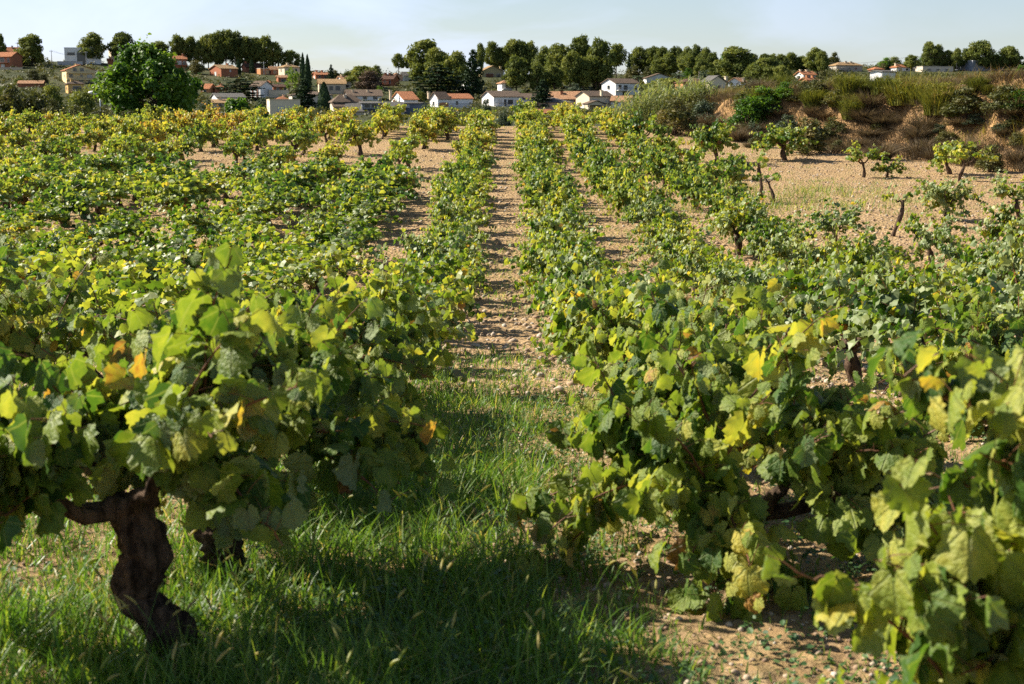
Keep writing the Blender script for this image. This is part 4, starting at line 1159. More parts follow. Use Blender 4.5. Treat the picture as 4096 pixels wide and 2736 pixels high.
bush_px(335, 325, 470, 160, 200, "bright green conifer bush behind the street lamp", 'pine', .25)
bush_px(210, 325, 450, 130, 230, "mid green bush left of the yellow house", 'pine', .16)
bush_px(2015, 432, 530, 80, 84, "rounded green bush at the end of the bare lane", 'olive', -.10)
bush_px(1870, 445, 520, 110, 88, "dark green bush behind the crest left of the lane", 'scrub', -.06)
bush_px(1700, 408, 470, 60, 150, "grey green shrub before the dark tiled wall", 'olive', -.1)
bush_px(2200, 452, 525, 90, 86, "shady bush behind the crest right of the lane", 'scrub', -.02)
bush_px(1945, 398, 470, 60, 260, "silvery olive shrub between the two white houses", 'olive', .15)

# ---- bank bushes and reeds
def reed_clump(x, y, w, h, n, label, seed):
    rng = np.random.RandomState(seed); mb = MB(); sb = MB()
    e = empty("reed_clump", (x, y, z1(x, y))); tag(e, label, "reeds")
    for i in range(n):
        p = rng.normal(size=2) * np.array([w, w * .6]) * .42; a = rng.rand() * 6.3; le = rng.uniform(.05, .25)
        s = np.linspace(0, 1, 5)
        z0 = z1(x + p[0], y + p[1]) - e.location.z
        hh = max(.5, (z_at(h, y) - z1(x + p[0], y + p[1])) * rng.uniform(.65, 1.08)); le *= hh
        P = np.array([p[0], p[1], z0]) + np.stack([math.cos(a) * le * s ** 2, math.sin(a) * le * s ** 2, hh * s], 1)
        sb.tube(P, np.linspace(.012, .005, 5), 4, tint=.6, cap=False)
        m = 15; q = rng.uniform(.15, 1.0, m)
        L0 = np.stack([np.interp(q, s, P[:, j]) for j in range(3)], 1)
        blades(mb, L0, rng.uniform(.3, .6, m), .020 + .012 * rng.rand(m), rng.uniform(.7, 1.5, m), rng.rand(m) * 6.28, np.clip(rng.normal(.45, .22, m), 0, 1), rng, 3)
    link("stalk", sb.mesh("reed_stalks", M['reed']), e)
    link("foliage", mb.mesh("reed_leaves", M['reed']), e)
for i, (sx, sy, d, w, h, n, lb) in enumerate([(2600, 500, 76, 1.9, 86, 60, "pale reed clump at the left end of the bank"), (2680, 480, 77, 2.0, 82, 60, "tall reed clump before the bright spreading pine"), (2770, 460, 78, 1.8, 82, 50, "reed clump below the palm at right"), (2545, 520, 75, 1.2, 98, 36, "lower reed clump nearest the end of the vine rows")]):
    reed_clump(ray(sx / 4, sy / 4)[0] * d, d, w, h, n, lb, 60 + i)
gb_ = "bushes on the earth bank"
for (sx, yt, yb, w, d, mt, sh, lb) in [
    (3220, 455, 615, 190, 62, 'scrub', .12, "loose yellow green bush at the foot of the bank"),
    (2990, 370, 520, 170, 71, 'broad', -.16, "deep green leafy bush halfway up the bank"),
    (3060, 330, 470, 170, 74, 'broad', -.10, "upper deep green bush on the bank"),
    (2855, 400, 450, 90, 76, 'olive', -.16, "small dark mat of green on the bank near the reeds"),
    (2700, 385, 540, 190, 77, 'scrub', .16, "feathery light green bush beside the reed clumps"),
    (2790, 360, 480, 130, 79, 'scrub', .06, "brownish green shrub behind the reeds"),
    (3140, 320, 400, 120, 80, 'broad', -.10, "green shrub on the bank top below the far white house"),
    (3350, 350, 440, 140, 76, 'scrub', .06, "rusty shrub on the bank top left of the white shed"),
    (3480, 330, 440, 130, 70, 'wither', .0, "dry grass tussock on the bank top"),
    (3620, 300, 430, 190, 75, 'broom', .12, "yellow green broom under the skyline pines"),
    (3760, 310, 450, 170, 72, 'broom', .08, "broom bush in the middle of the bank top"),
    (3870, 330, 470, 180, 64, 'scrub', -.12, "dark broom bush overhanging the bank"),
    (4010, 320, 480, 170, 62, 'scrub', -.06, "dark bush at the right end of the bank top"),
    (4070, 345, 490, 140, 58, 'broad', -.26, "dark leafy bramble at the right edge of the bank"),
    (3960, 570, 690, 120, 55, 'scrub', .06, "olive bush at the foot of the bank at right"),
    (4075, 560, 660, 110, 54, 'wither', .1, "dry grass tussock on the lower bank at the right edge"),
    (3420, 360, 430, 120, 80, 'broom', .1, "broom thicket beside the white shed"),
    (3260, 345, 420, 110, 82, 'broom', .02, "broom thicket above the deep green bush"),
    (3700, 430, 520, 110, 61, 'wither', .12, "grey grass tussock over the bare ochre earth"),
    (3530, 430, 510, 120, 64, 'wither', .05, "grey brown tussock drooping on the bank face")]:
    bush_px(sx, yt, yb, w * 1.1, None, lb, mt, sh, gb_)

# smaller tussocks and shrubs crowding the bank face
BR_ = random.Random(9)
tw = {'wither': "grey brown grass tussock", 'scrub': "olive brown shrub", 'broom': "yellow green broom shrub", 'olive': "dull grey green shrub"}
spots_ = {}
for i in range(96):
    sx = BR_.uniform(2720, 4120); f = BR_.random()
    base_v = np.interp(sx, [2600, 2900, 3200, 3500, 3800, 4100], [530, 570, 610, 640, 670, 700])
    sy = base_v - f * np.interp(sx, [2600, 3100, 4100], [130, 245, 345])
    mt = BR_.choice(['wither', 'scrub', 'scrub', 'wither', 'olive']) if f < .62 else BR_.choice(['broom', 'scrub', 'broom', 'wither'])
    ww = BR_.uniform(60, 135)
    zone = "at the foot" if f < .25 else ("on the face" if f < .62 else "on the brow")
    part = "left third" if sx < 3180 else ("middle" if sx < 3640 else "right end")
    key = (mt, zone, part); spots_.setdefault(key, []).append((sx, sy, ww))
for (mt, zone, part), lst in spots_.items():
    for i, (sx, sy, ww) in enumerate(sorted(lst)):
        pre = (ORD[i] + " ") if len(lst) > 1 else ""
        bush_px(sx, sy - ww * BR_.uniform(.45, .75), sy + 8, ww, None, pre + tw[mt] + (" from the left " if len(lst) > 1 else " ") + zone + " of the bank, " + part, mt, BR_.uniform(-.2, .1), gb_)

# ------------------------------------------------------------------ the village
HRECT = []
def window_part(parent, face, c, z, w, h, kind, style='frame'):
    """face = (origin, along, outward); c = position along the face (m); an own frame mesh with its pane or shutter as child"""
    o, al, ou = face
    up = np.array([0, 0, 1.0])
    def bx(mb, a0, a1, z0, z1_, d0, d1):
        V = [o + al * a + ou * d + up * zz for zz in (z0, z1_) for (a, d) in ((a0, d0), (a1, d0), (a1, d1), (a0, d1))]
        mb.add(V, [(0, 1, 2, 3), (7, 6, 5, 4), (4, 5, 1, 0), (5, 6, 2, 1), (6, 7, 3, 2), (7, 4, 0, 3)])
    f = .07
    fb = MB()
    a0, a1, z0, z1_ = c - w / 2, c + w / 2, z, z + h
    bx(fb, a0 - f, a0, z0 - f, z1_ + f, -.03, .07); bx(fb, a1, a1 + f, z0 - f, z1_ + f, -.03, .07)
    bx(fb, a0, a1, z1_, z1_ + f, -.03, .07)
    bx(fb, a0 - f, a1 + f, z0 - f - .06, z0 - f - .003, -.03, .14)
    pb = MB(); bx(pb, a0 + .003, a1 - .003, z0 - f + .003, z1_ - .003, -.04, .025)
    nm = {'door': 'door', 'arch': 'arch_opening', 'garage': 'garage_door'}.get(kind, 'window')
    fo = link(nm, fb.mesh(nm, M['frame'] if style == 'frame' else M[style]), parent)
    mt = {'glass': 'glass', 'shut': 'shutter', 'door': 'wood', 'arch': 'glass', 'garage': 'shutter'}[kind]
    link({'glass': 'pane', 'shut': 'shutter', 'door': 'door_leaf', 'arch': 'pane', 'garage': 'shutter'}[kind], pb.mesh(nm + "_pane", M[mt]), fo)

def house(x0, x1, yt, ye, yb, roof, wall, rmat, label, psi=24, split=.3, front=(), side=(), chim=(), d=None, name="house", cat="house", balcony=None, extra=None, group="houses of the hillside village", over=.38, base=None, frontwall=None, depth=None):
    """x0..x1, roof top, eave, foot in photo pixels; psi>0 shows the left flank, psi<0 the right one"""
    uc = (x0 + x1) / 8
    if d is None: xx, d, zz = hill_hit(uc, yb / 4)
    m = mpp(d)
    A = (x1 - x0) / 4 * m
    ps = R(abs(psi)); sp = split
    W = (1 - sp) * A / math.cos(ps); D = sp * A / max(.12, math.sin(ps))
    D = depth or min(max(D, 3.5), 12)
    zb = z_at(yb / 4, d); ze = z_at(ye / 4, d); zt = z_at(yt / 4, d)
    H, Rz = max(1.0, ze - zb), max(.0, zt - ze)
    # the corner nearest to the camera
    ucorner = (x0 + (x1 - x0) * sp) / 4 if psi > 0 else (x1 - (x1 - x0) * sp) / 4
    cx = ray(ucorner, yb / 4)[0] * d
    e = empty(name, (cx, d, zb), R(psi))
    tag(e, label, cat, group)
    X0, X1 = (0, W) if psi > 0 else (-W, 0)
    bot = -2.6
    wb_ = MB(); o = over
    rb = MB()
    wb_box = lambda zt_: wb_.box(X0, X1, 0, D, bot, zt_)
    if roof == 'flat':
        wb_box(H + Rz)
        rb.box(X0 + .15, X1 - .15, .15, D - .15, H + Rz - .02, H + Rz + .05)
        rb.box(X0 - .06, X1 + .06, -.06, .10, H + Rz - .08, H + Rz + .16); rb.box(X0 - .06, X0 + .10, .10, D, H + Rz - .08, H + Rz + .16)
        rb.box(X1 - .10, X1 + .06, .10, D, H + Rz - .08, H + Rz + .16)
    elif roof == 'gx':      # ridge along the front
        wb_.add([(X0, 0, bot), (X1, 0, bot), (X1, D, bot), (X0, D, bot), (X0, 0, H), (X1, 0, H), (X1, D, H), (X0, D, H), (X0, D / 2, H + Rz - .12), (X1, D / 2, H + Rz - .12)],
                [(0, 1, 5, 4), (2, 3, 7, 6)]); b = wb_.n - 10
        wb_.F.append(np.array([[b + 3, b, b + 4, b + 8, b + 7], [b + 1, b + 2, b + 6, b + 9, b + 5]])); wb_.M.append(np.zeros(2, int))
        q = o * Rz / (D / 2)
        rb.slab([(X0 - o, -o, H - q), (X1 + o, -o, H - q), (X1 + o, D / 2, H + Rz), (X0 - o, D / 2, H + Rz)], .16)
        rb.slab([(X0 - o, D / 2 + .01, H + Rz), (X1 + o, D / 2 + .01, H + Rz), (X1 + o, D + o, H - q), (X0 - o, D + o, H - q)], .16)
    elif roof == 'gy':      # gable to the front
        xm = (X0 + X1) / 2
        wb_.add([(X0, 0, bot), (X1, 0, bot), (X1, D, bot), (X0, D, bot), (X0, 0, H), (X1, 0, H), (X1, D, H), (X0, D, H), (xm, 0, H + Rz - .12), (xm, D, H + Rz - .12)],
                [(3, 0, 4, 7), (1, 2, 6, 5)]); b = wb_.n - 10
        wb_.F.append(np.array([[b, b + 1, b + 5, b + 8, b + 4], [b + 2, b + 3, b + 7, b + 9, b + 6]])); wb_.M.append(np.zeros(2, int))
        q = o * Rz / ((X1 - X0) / 2)
        rb.slab([(X0 - o, -o, H - q), (xm, -o, H + Rz), (xm, D + o, H + Rz), (X0 - o, D + o, H - q)][::-1], .16)
        rb.slab([(xm + .01, -o, H + Rz), (X1 + o, -o, H - q), (X1 + o, D + o, H - q), (xm + .01, D + o, H + Rz)][::-1], .16)
    elif roof == 'shed':    # falls to the right
        wb_.add([(X0, 0, bot), (X1, 0, bot), (X1, D, bot), (X0, D, bot), (X0, 0, H + Rz - .1), (X1, 0, H), (X1, D, H), (X0, D, H + Rz - .1)],
                [(0, 1, 5, 4), (1, 2, 6, 5), (2, 3, 7, 6), (3, 0, 4, 7)])
        q = o * Rz / (X1 - X0)
        rb.slab([(X0 - o, -o, H + Rz + q), (X0 - o, D + o, H + Rz + q), (X1 + o, D + o, H - q), (X1 + o, -o, H - q)][::-1], .16)
    else:                    # hip
        wb_box(H)
        r_ = min((X1 - X0), D) / 2 * .96
        if X1 - X0 >= D: p, q = (X0 + r_, D / 2), (X1 - r_, D / 2)
        else: p, q = ((X0 + X1) / 2, r_), ((X0 + X1) / 2, D - r_)
        a, bq, c, dd = (X0 - o, -o, H - .02), (X1 + o, -o, H - .02), (X1 + o, D + o, H - .02), (X0 - o, D + o, H - .02)
        V = [a, bq, c, dd, (*p, H + Rz), (*q, H + Rz)] + [(v[0], v[1], H - .16) for v in (a, bq, c, dd)]
        rb.add(V, [(6, 9, 8, 7), (0, 6, 7, 1), (1, 7, 8, 2), (2, 8, 9, 3), (3, 9, 6, 0)]); b = rb.n - 10
        if X1 - X0 >= D:
            rb.F += [np.array([[b, b + 1, b + 5, b + 4], [b + 2, b + 3, b + 4, b + 5]]), np.array([[b + 1, b + 2, b + 5], [b + 3, b, b + 4]])]
        else:
            rb.F += [np.array([[b + 1, b + 2, b + 5, b + 4], [b + 3, b, b + 4, b + 5]]), np.array([[b, b + 1, b + 4], [b + 2, b + 3, b + 5]])]
        rb.M += [np.zeros(2, int), np.zeros(2, int)]
    link("wall", wb_.mesh("wall", M[wall]), e)
    rf = link("roof", rb.mesh("roof", M[rmat]), e)
    FA = (np.array([X0, 0, 0.0]), np.array([1.0, 0, 0]), np.array([0, -1.0, 0]))
    SI = (np.array([X0, D, 0.0]), np.array([0, -1.0, 0]), np.array([-1.0, 0, 0])) if psi > 0 else (np.array([X1, 0, 0.0]), np.array([0, 1.0, 0]), np.array([1.0, 0, 0]))
    for face, lst, ln in ((FA, front, X1 - X0), (SI, side, D)):
        for (fx, fz, fw, fh, kd) in lst:
            window_part(e, face, fx * ln, fz * H, fw * ln, fh * H, kd)
    for (fx, fy, ch) in chim:
        cb = MB(); px, py = X0 + fx * (X1 - X0), fy * D
        zc = H if roof == 'flat' else H - .2
        cb.box(px - .30, px + .30, py - .30, py + .30, zc, H + Rz + ch)
        cb.box(px - .42, px + .42, py - .42, py + .42, H + Rz + ch + .002, H + Rz + ch + .14)
        link("chimney", cb.mesh("chimney", M[wall if wall != 'w_white' else 'w_tan']), rf)
    if balcony:
        for (fx0, fx1, fz) in balcony:
            bb = MB(); xa, xb = X0 + fx0 * (X1 - X0), X0 + fx1 * (X1 - X0)
            bb.box(xa, xb, -1.15, -.003, fz * H - .18, fz * H)
            bo = link("balcony", bb.mesh("balcony", M[wall]), e)
            rl = MB(); rl.box(xa, xb, -1.15, -1.09, fz * H + .85, fz * H + .93)
            nb = max(3, int((xb - xa) / .28))
            for i in range(nb + 1):
                xx_ = xa + (xb - xa - .05) * i / nb; rl.box(xx_, xx_ + .05, -1.14, -1.10, fz * H + .002, fz * H + .85)
            link("railing", rl.mesh("railing", M['w_stone']), bo)
    if extra: extra(e, X0, X1, D, H, Rz)
    HRECT.append((x0 / 4, x1 / 4, yt / 4, yb / 4, d, label))
    return e

def solar(e, X0, X1, D, H, Rz):
    for i in range(4):
        mb = MB(); xx = X0 + (X1 - X0) * (.42 + .06 * i)
        mb.slab([(xx, 2.0, H + Rz + .12), (xx + 1.0, 2.0, H + Rz + .12), (xx + 1.0, 3.4, H + Rz + 1.1), (xx, 3.4, H + Rz + 1.1)], .08)
        link("solar_panel", mb.mesh("solar_panel", M['panel']), e)
def brickfoot(fx0, fx1, fz1, mat='w_brick'):
    def f(e, X0, X1, D, H, Rz):
        mb = MB(); mb.box(X0 + fx0 * (X1 - X0), X0 + fx1 * (X1 - X0), -.10, -.003, -2, fz1 * H)
        link("brick_panel", mb.mesh("brick_panel", M[mat]), e)
    return f
def dormer(fx0, fx1):
    def f(e, X0, X1, D, H, Rz):
        xa, xb = X0 + fx0 * (X1 - X0), X0 + fx1 * (X1 - X0)
        mb = MB(); z0 = H + Rz * .18; z1_ = H + Rz * .86
        mb.box(xa, xb, D * .06, D * .5, z0, z1_)
        dm = link("dormer", mb.mesh("dormer", M['w_slate']), e)
        rb = MB(); rb.slab([(xa - .5, D * .06 - .5, z1_ - .05), (xb + .5, D * .06 - .5, z1_ - .05), (xb + .5, D * .5, H + Rz + .1), (xa - .5, D * .5, H + Rz + .1)], .14)
        link("dormer_roof", rb.mesh("dormer_roof", M['r_grey']), dm)
        fa = (np.array([xa, D * .06, 0.0]), np.array([1.0, 0, 0]), np.array([0, -1.0, 0]))
        for c in (.30, .70): window_part(dm, fa, c * (xb - xa), z0 + (z1_ - z0) * .25, (xb - xa) * .34, (z1_ - z0) * .55, 'glass', 'shutter')
    return f
def arches(fx0, fx1, n):
    def f(e, X0, X1, D, H, Rz):
        mb = MB(); xa, xb = X0 + fx0 * (X1 - X0), X0 + fx1 * (X1 - X0); w = (xb - xa) / n
        zt, zs = H * .62, H * .40
        for i in range(n):
            a, b = xa + i * w, xa + (i + 1) * w
            mb.box(a - .18, a + .18, -1.6, -1.3, -2, zs)
            for k in range(8):
                t0, t1 = math.pi * k / 8, math.pi * (k + 1) / 8
                x_a, x_b = a + .18 + (w - .36) * (1 - math.cos(t0)) / 2, a + .18 + (w - .36) * (1 - math.cos(t1)) / 2
                za = zs + (zt - zs - .25) * min(math.sin(t0), 1); zb_ = zs + (zt - zs - .25) * math.sin(t1)
                mb.add([(x_a, -1.6, za), (x_b, -1.6, zb_), (x_b, -1.6, zt), (x_a, -1.6, zt), (x_a, -1.3, za), (x_b, -1.3, zb_), (x_b, -1.3, zt), (x_a, -1.3, zt)], [(0, 1, 2, 3), (7, 6, 5, 4), (4, 5, 1, 0)])
        mb.box(xb - .18, xb + .18, -1.6, -1.3, -2, zt)
        link("arcade", mb.mesh("arcade", M['w_beige']), e)
        rb = MB(); rb.slab([(xa - .5, -2.0, zt), (xb + .5, -2.0, zt), (xb + .5, -.003, zt + .9), (xa - .5, -.003, zt + .9)], .14)
        link("arcade_roof", rb.mesh("arcade_roof", M['r_brown']), e)
    return f
def porch_gable(fx0, fx1, fz, mat='w_cream'):
    def f(e, X0, X1, D, H, Rz):
        xa, xb = X0 + fx0 * (X1 - X0), X0 + fx1 * (X1 - X0); xm = (xa + xb) / 2; y0 = -2.4; zt = fz * H
        mb = MB()
        mb.add([(xa, y0, zt), (xb, y0, zt), (xm, y0, zt + .24 * H), (xa, y0 + .25, zt), (xb, y0 + .25, zt), (xm, y0 + .25, zt + .24 * H)], [(0, 1, 2), (5, 4, 3)])
        for q in (xa + .1, xb - .4): mb.box(q, q + .3, y0 + .003, y0 + .3, -2, zt - .003)
        mb.box(xa, xb, y0, -.003, zt - .25, zt - .004)
        po = link("porch", mb.mesh("porch", M[mat]), e)
        rb = MB(); zr = zt + .25 * H
        rb.slab([(xa - .5, y0 - .4, zt - .05), (xm, y0 - .4, zr), (xm, -.01, zr), (xa - .5, -.01, zt - .05)][::-1], .13)
        rb.slab([(xm + .01, y0 - .4, zr), (xb + .5, y0 - .4, zt - .05), (xb + .5, -.01, zt - .05), (xm + .01, -.01, zr)][::-1], .13)
        link("porch_roof", rb.mesh("porch_roof", M['r_brown']), po)
    return f
G, S_, DR = 'glass', 'shut', 'door'
W2 = [(.28, .35, .14, .38, G), (.72, .35, .14, .38, G)]
W3 = [(.2, .35, .12, .38, G), (.5, .35, .12, .38, G), (.8, .35, .12, .38, G)]
# ---- left part
house(-30, 66, 186, 204, 222, 'gx', 'w_white', 'r_orange', "white house with orange roof at the upper left corner", 20, .2, W2, chim=[(.7, .4, .3)])
house(-25, 70, 206, 224, 272, 'gx', 'w_brick', 'r_orange', "brick house with cream balcony under an orange roof, left edge", -22, .25, [(.42, .50, .26, .36, G), (.45, .08, .22, .25, S_), (.82, .5, .12, .3, G)], balcony=[(.2, .85, .46)])
house(245, 392, 191, 196, 258, 'flat', 'w_white', 'w_white', "white modern flat roofed house with tall glass front and solar panels", 16, .10, [(.47, .05, .26, .70, G), (.18, .62, .20, .16, G), (.62, .45, .07, .3, G), (.86, .62, .12, .15, G)], extra=solar, depth=9)
house(416, 516, 195, 222, 246, 'shed', 'w_cream', 'r_brown', "cream house with a steep slanting roof falling right", 28, .38, [(.45, .3, .2, .3, G)])
house(414, 500, 232, 240, 256, 'gx', 'w_brick', 'r_orange', "low terracotta roofed annex below the slanting roof house", 15, .2, [(.5, .2, .3, .4, G)])
house(220, 366, 258, 280, 334, 'gy', 'w_yellow', 'r_orange', "three storey yellow villa with long balconies and orange gable roof", 26, .32,
      [(.30, .93, .12, .22, G), (.55, .93, .12, .22, G), (.16, .48, .13, .22, G), (.52, .54, .07, .14, G), (.80, .46, .16, .22, S_), (.20, .04, .12, .22, DR), (.5, .06, .14, .2, G), (.82, .06, .14, .2, G)], [(.65, .5, .08, .16, G)], chim=[(.45, .5, .25)], balcony=[(.0, .98, .80), (.0, 1.15, .32)])
house(350, 394, 276, 288, 308, 'hip', 'w_stone', 'r_grey', "small grey roofed house tucked right behind the yellow villa", 18, .2, [(.5, .3, .3, .4, S_)])
house(250, 328, 322, 334, 375, 'hip', 'w_ochre', 'r_brown', "small ochre house with brown hip roof below the yellow villa", 28, .30, [(.55, .32, .5, .42, G)], [(.5, .4, .2, .3, G)], chim=[(.3, .4, .4)], balcony=[(.15, .95, .22)])
house(668, 742, 221, 234, 280, 'gx', 'w_brick', 'r_orange', "brick house with orange roof and balcony right of the plane tree top", 22, .30, [(.5, .5, .26, .3, S_), (.82, .5, .14, .28, G)], chim=[(.85, .5, .5)], balcony=[(.25, 1.05, .44)])
house(824, 942, 257, 272, 308, 'gx', 'w_brick', 'r_ochre', "brick red house with cream gable on the left slope", 38, .52, [(.55, .62, .07, .22, S_)], [(.5, .2, .16, .4, S_)], chim=[(.75, .5, .4)])
house(960, 1042, 250, 266, 290, 'gx', 'w_brick', 'r_dark', "dark red house with a low brown roof under the wood", 30, .3, W2, chim=[(.1, .5, .3)])
house(1022, 1090, 274, 275, 300, 'flat', 'w_orange', 'w_stone', "low brick garage with a dark terrace fence on top", 30, .3, [(.6, .2, .4, .5, G)])
house(1072, 1114, 264, 276, 300, 'gx', 'w_brick', 'r_peach', "small terracotta roofed house left of the cream hip roofed one", 24, .3, [(.5, .3, .3, .4, G)])
house(1108, 1193, 256, 267, 312, 'hip', 'w_cream', 'r_ochre', "cream two storey house with ochre hip roof by the twin cypresses", 36, .36, [(.3, .62, .14, .2, G), (.75, .62, .14, .2, G), (.4, .15, .2, .25, S_)], [(.45, .62, .10, .2, G), (.6, .12, .14, .22, S_)], chim=[(.4, .5, .35)])
house(1104, 1150, 300, 308, 330, 'gx', 'w_brick', 'r_peach', "low brick annex with peach roof below the cream hip roofed house", 20, .2, [(.5, .2, .4, .4, G)])
house(1242, 1314, 287, 297, 318, 'gx', 'w_brick', 'r_orange', "long low brick house with orange roof right of the twin cypresses", 18, .3, W2, [(.5, .2, .4, .5, S_)], chim=[(.2, .5, .5), (.6, .5, .5)])
house(1341, 1402, 303, 316, 352, 'gx', 'w_white', 'r_peach', "white house with peach roof left of the umbrella pine", 30, .45, [(.5, .5, .3, .3, G), (.55, .1, .3, .26, G)], chim=[(.3, .5, .3)], balcony=[(.1, .95, .44)])
house(1268, 1380, 314, 333, 376, 'gx', 'w_tan', 'r_ochre', "tan house with broad ochre tiled roof and dark windows", 10, .08, [(.20, .30, .16, .45, G), (.45, .38, .14, .36, G), (.70, .36, .18, .40, G)], depth=9)
house(800, 852, 334, 352, 372, 'gx', 'w_orange', 'r_orange', "orange roofed house at the right foot of the plane tree crown", -24, .3, [(.5, .2, .3, .4, G)])
house(848, 908, 340, 350, 372, 'hip', 'w_brick', 'r_orange', "terracotta roof with small chimney behind the flat topped cedar", 20, .2, chim=[(.6, .5, .3)])
house(1054, 1092, 321, 330, 345, 'hip', 'w_white', 'r_orange', "tiny white pavilion with orange roof above the white wall", 24, .3, W2)
house(1082, 1156, 336, 345, 366, 'gx', 'w_brick', 'r_dark', "low brick house with dark roof above the white wall", 14, .15, W2)
house(996, 1082, 322, 342, 392, 'gx', 'w_white', 'r_brown', "white house with brick columns under a brown sloping roof", -36, .46, [(.25, .1, .16, .75, 'door'), (.7, .1, .16, .75, 'door')], [(.5, .35, .3, .4, S_)])
house(818, 972, 371, 388, 420, 'gx', 'w_white', 'r_grey', "white house with long grey roof right of the plane tree", 22, .34, W2, [(.7, .3, .2, .4, G)])
house(840, 948, 396, 410, 432, 'gx', 'w_tan', 'r_ochre', "tan house with worn ochre roof before the grey roofed one", 12, .1, W2, chim=[(.3, .4, .5)], depth=7)
house(1140, 1324, 363, 378, 430, 'hip', 'w_beige', 'r_brown', "pale house with brown hip roof half hidden by the dense conifer", 14, .16, [(.22, .3, .12, .4, S_), (.72, .25, .14, .34, G)], depth=10)
house(1100, 1152, 385, 396, 420, 'hip', 'w_peach', 'r_orange', "little terracotta roof rising over the cream flat roofed house", 20, .2, chim=[(.7, .5, .3)], d=420)
house(1070, 1196, 399, 406, 462, 'flat', 'w_cream', 'w_tan', "cream flat roofed house with white shutters behind the vines", 14, .08, [(.36, .32, .20, .34, S_), (.70, .36, .11, .26, S_), (.88, .34, .15, .27, G)], depth=9)
house(1313, 1444, 377, 407, 458, 'hip', 'w_beige', 'r_brown', "grey beige house with arcaded porch and brown hip roof", 18, .16, [(.3, .1, .14, .4, G), (.6, .1, .14, .4, G)], chim=[(.45, .3, -.3)], extra=arches(.0, .62, 3))
house(1380, 1524, 357, 381, 404, 'gx', 'w_white', 'r_brown', "long white house with wide brown roof behind the arcaded one", 12, .08, W3, chim=[(.18, .3, -.2), (.62, .3, -.2)], depth=9)
house(1376, 1612, 409, 446, 460, 'gx', 'w_beige', 'r_grey', "broad grey slate roofed building with a wide dormer window", 10, .06, extra=dormer(.26, .56), depth=11)
house(1590, 1688, 409, 412, 456, 'gx', 'w_slate', 'r_grey', "dark tile clad wall building at the right end of the grey roof", -14, .1, [(.3, .6, .5, .25, S_)], depth=6)
house(1528, 1670, 364, 396, 420, 'gx', 'w_white', 'r_orange', "white house with brown door and bright orange roof at its right end", 22, .62, [(.5, .1, .5, .4, S_)], [(.22, .05, .16, .85, DR)], chim=[(-.5, .5, .2)])
house(1526, 1592, 296, 314, 345, 'gx', 'w_brick', 'r_dark', "brick house behind the withered bush", -22, .3, W2, chim=[(.15, .4, .4), (.5, .4, .3)], balcony=[(-.3, .7, .3)])
house(1558, 1612, 293, 306, 325, 'gy', 'w_peach', 'r_peach', "peach gabled house beside the brick one", 14, .1, [(.5, .3, .3, .3, S_)])
house(1608, 1656, 286, 300, 325, 'gx', 'w_white', 'r_grey', "white house with small grey roof left of the central pines", 12, .1, [(.3, .2, .3, .5, S_)])
house(1717, 1796, 366, 392, 434, 'gx', 'w_white', 'r_brown', "white gable house with brick base, left half of a pair", 34, .50, [(.5, .08, .5, .5, DR)], [(.4, .35, .16, .3, G)], extra=brickfoot(.0, .9, .55, 'w_orange'), chim=[(-.55, .5, -.2)], d=398)
house(1776, 1888, 373, 392, 430, 'gx', 'w_white', 'r_orange', "white house with orange tiled roof and small terrace, centre", 20, .12, [(.38, .32, .08, .34, G), (.9, .36, .05, .2, G)], [(.4, .3, .2, .4, G)], balcony=[(.05, .98, .10)], d=400, depth=8)
house(1926, 2088, 362, 384, 430, 'gx', 'w_white', 'r_brown', "long white house with brown roof and orange gable edge", 26, .30, [(.22, .38, .12, .30, S_), (.40, .1, .08, .6, G), (.58, .32, .18, .36, G), (.85, .32, .20, .34, S_)], [(.5, .45, .12, .3, G)], balcony=[(.0, .45, .14)], d=402)
house(2084, 2150, 372, 392, 420, 'gx', 'w_white', 'r_brown', "brown roofed wing right of the long white house", 12, .05, [(.5, .2, .4, .4, G)], depth=7)
house(1911, 2014, 263, 285, 310, 'gy', 'w_khaki', 'r_ochre', "khaki gabled house with awning among the pines", 20, .16, [(.35, .05, .36, .6, DR), (.75, .1, .16, .5, G)], chim=[(.9, .3, -.2)])
house(1990, 2048, 320, 332, 372, 'hip', 'w_white', 'r_peach', "small white house with balcony and white post under the pines", 24, .3, [(.5, .5, .3, .36, G)], balcony=[(.0, 1.1, .40)])
house(1842, 1884, 284, 294, 320, 'gx', 'w_white', 'r_grey', "white house glimpsed between the dark cedars", 20, .3, W2)
house(1846, 1900, 330, 340, 364, 'flat', 'w_white', 'w_white', "white garden house low behind the spire shaped conifer", 20, .3, W2)
house(2194, 2332, 364, 392, 414, 'gx', 'w_brick', 'r_peach', "brick house with big peach tiled roof behind the conical conifer", -20, .16, W3, chim=[(.42, .3, -.1)])
house(2102, 2296, 388, 408, 440, 'hip', 'w_peach', 'r_grey', "low house with grey hip roof behind the conical conifer", -16, .2, W3)
house(2307, 2454, 362, 382, 436, 'gx', 'w_cream', 'r_brown', "cream two storey house with gabled porch, right of centre", 34, .34, [(.25, .48, .16, .24, S_), (.78, .46, .16, .22, S_)], [(.5, .1, .3, .3, S_)], chim=[(.5, -.02, .0)], extra=porch_gable(-.28, .42, .36))
house(2446, 2528, 382, 402, 436, 'gx', 'w_white', 'r_peach', "small white house with peach roof right of the gabled porch", -20, .12, W2)
house(2412, 2560, 312, 330, 384, 'gx', 'w_white', 'r_brown', "white two storey house with long balcony under the tall pines", 34, .34, [(.18, .55, .12, .26, G), (.42, .50, .16, .3, G), (.86, .52, .10, .24, G), (.4, .08, .2, .26, G)], [(.5, .55, .16, .24, G)], balcony=[(.02, .6, .44)])
house(2579, 2692, 294, 312, 330, 'gy', 'w_white', 'r_brown', "white house with wide low gable behind the bright spreading pine", 12, .06, [(.75, .2, .10, .3, G)])
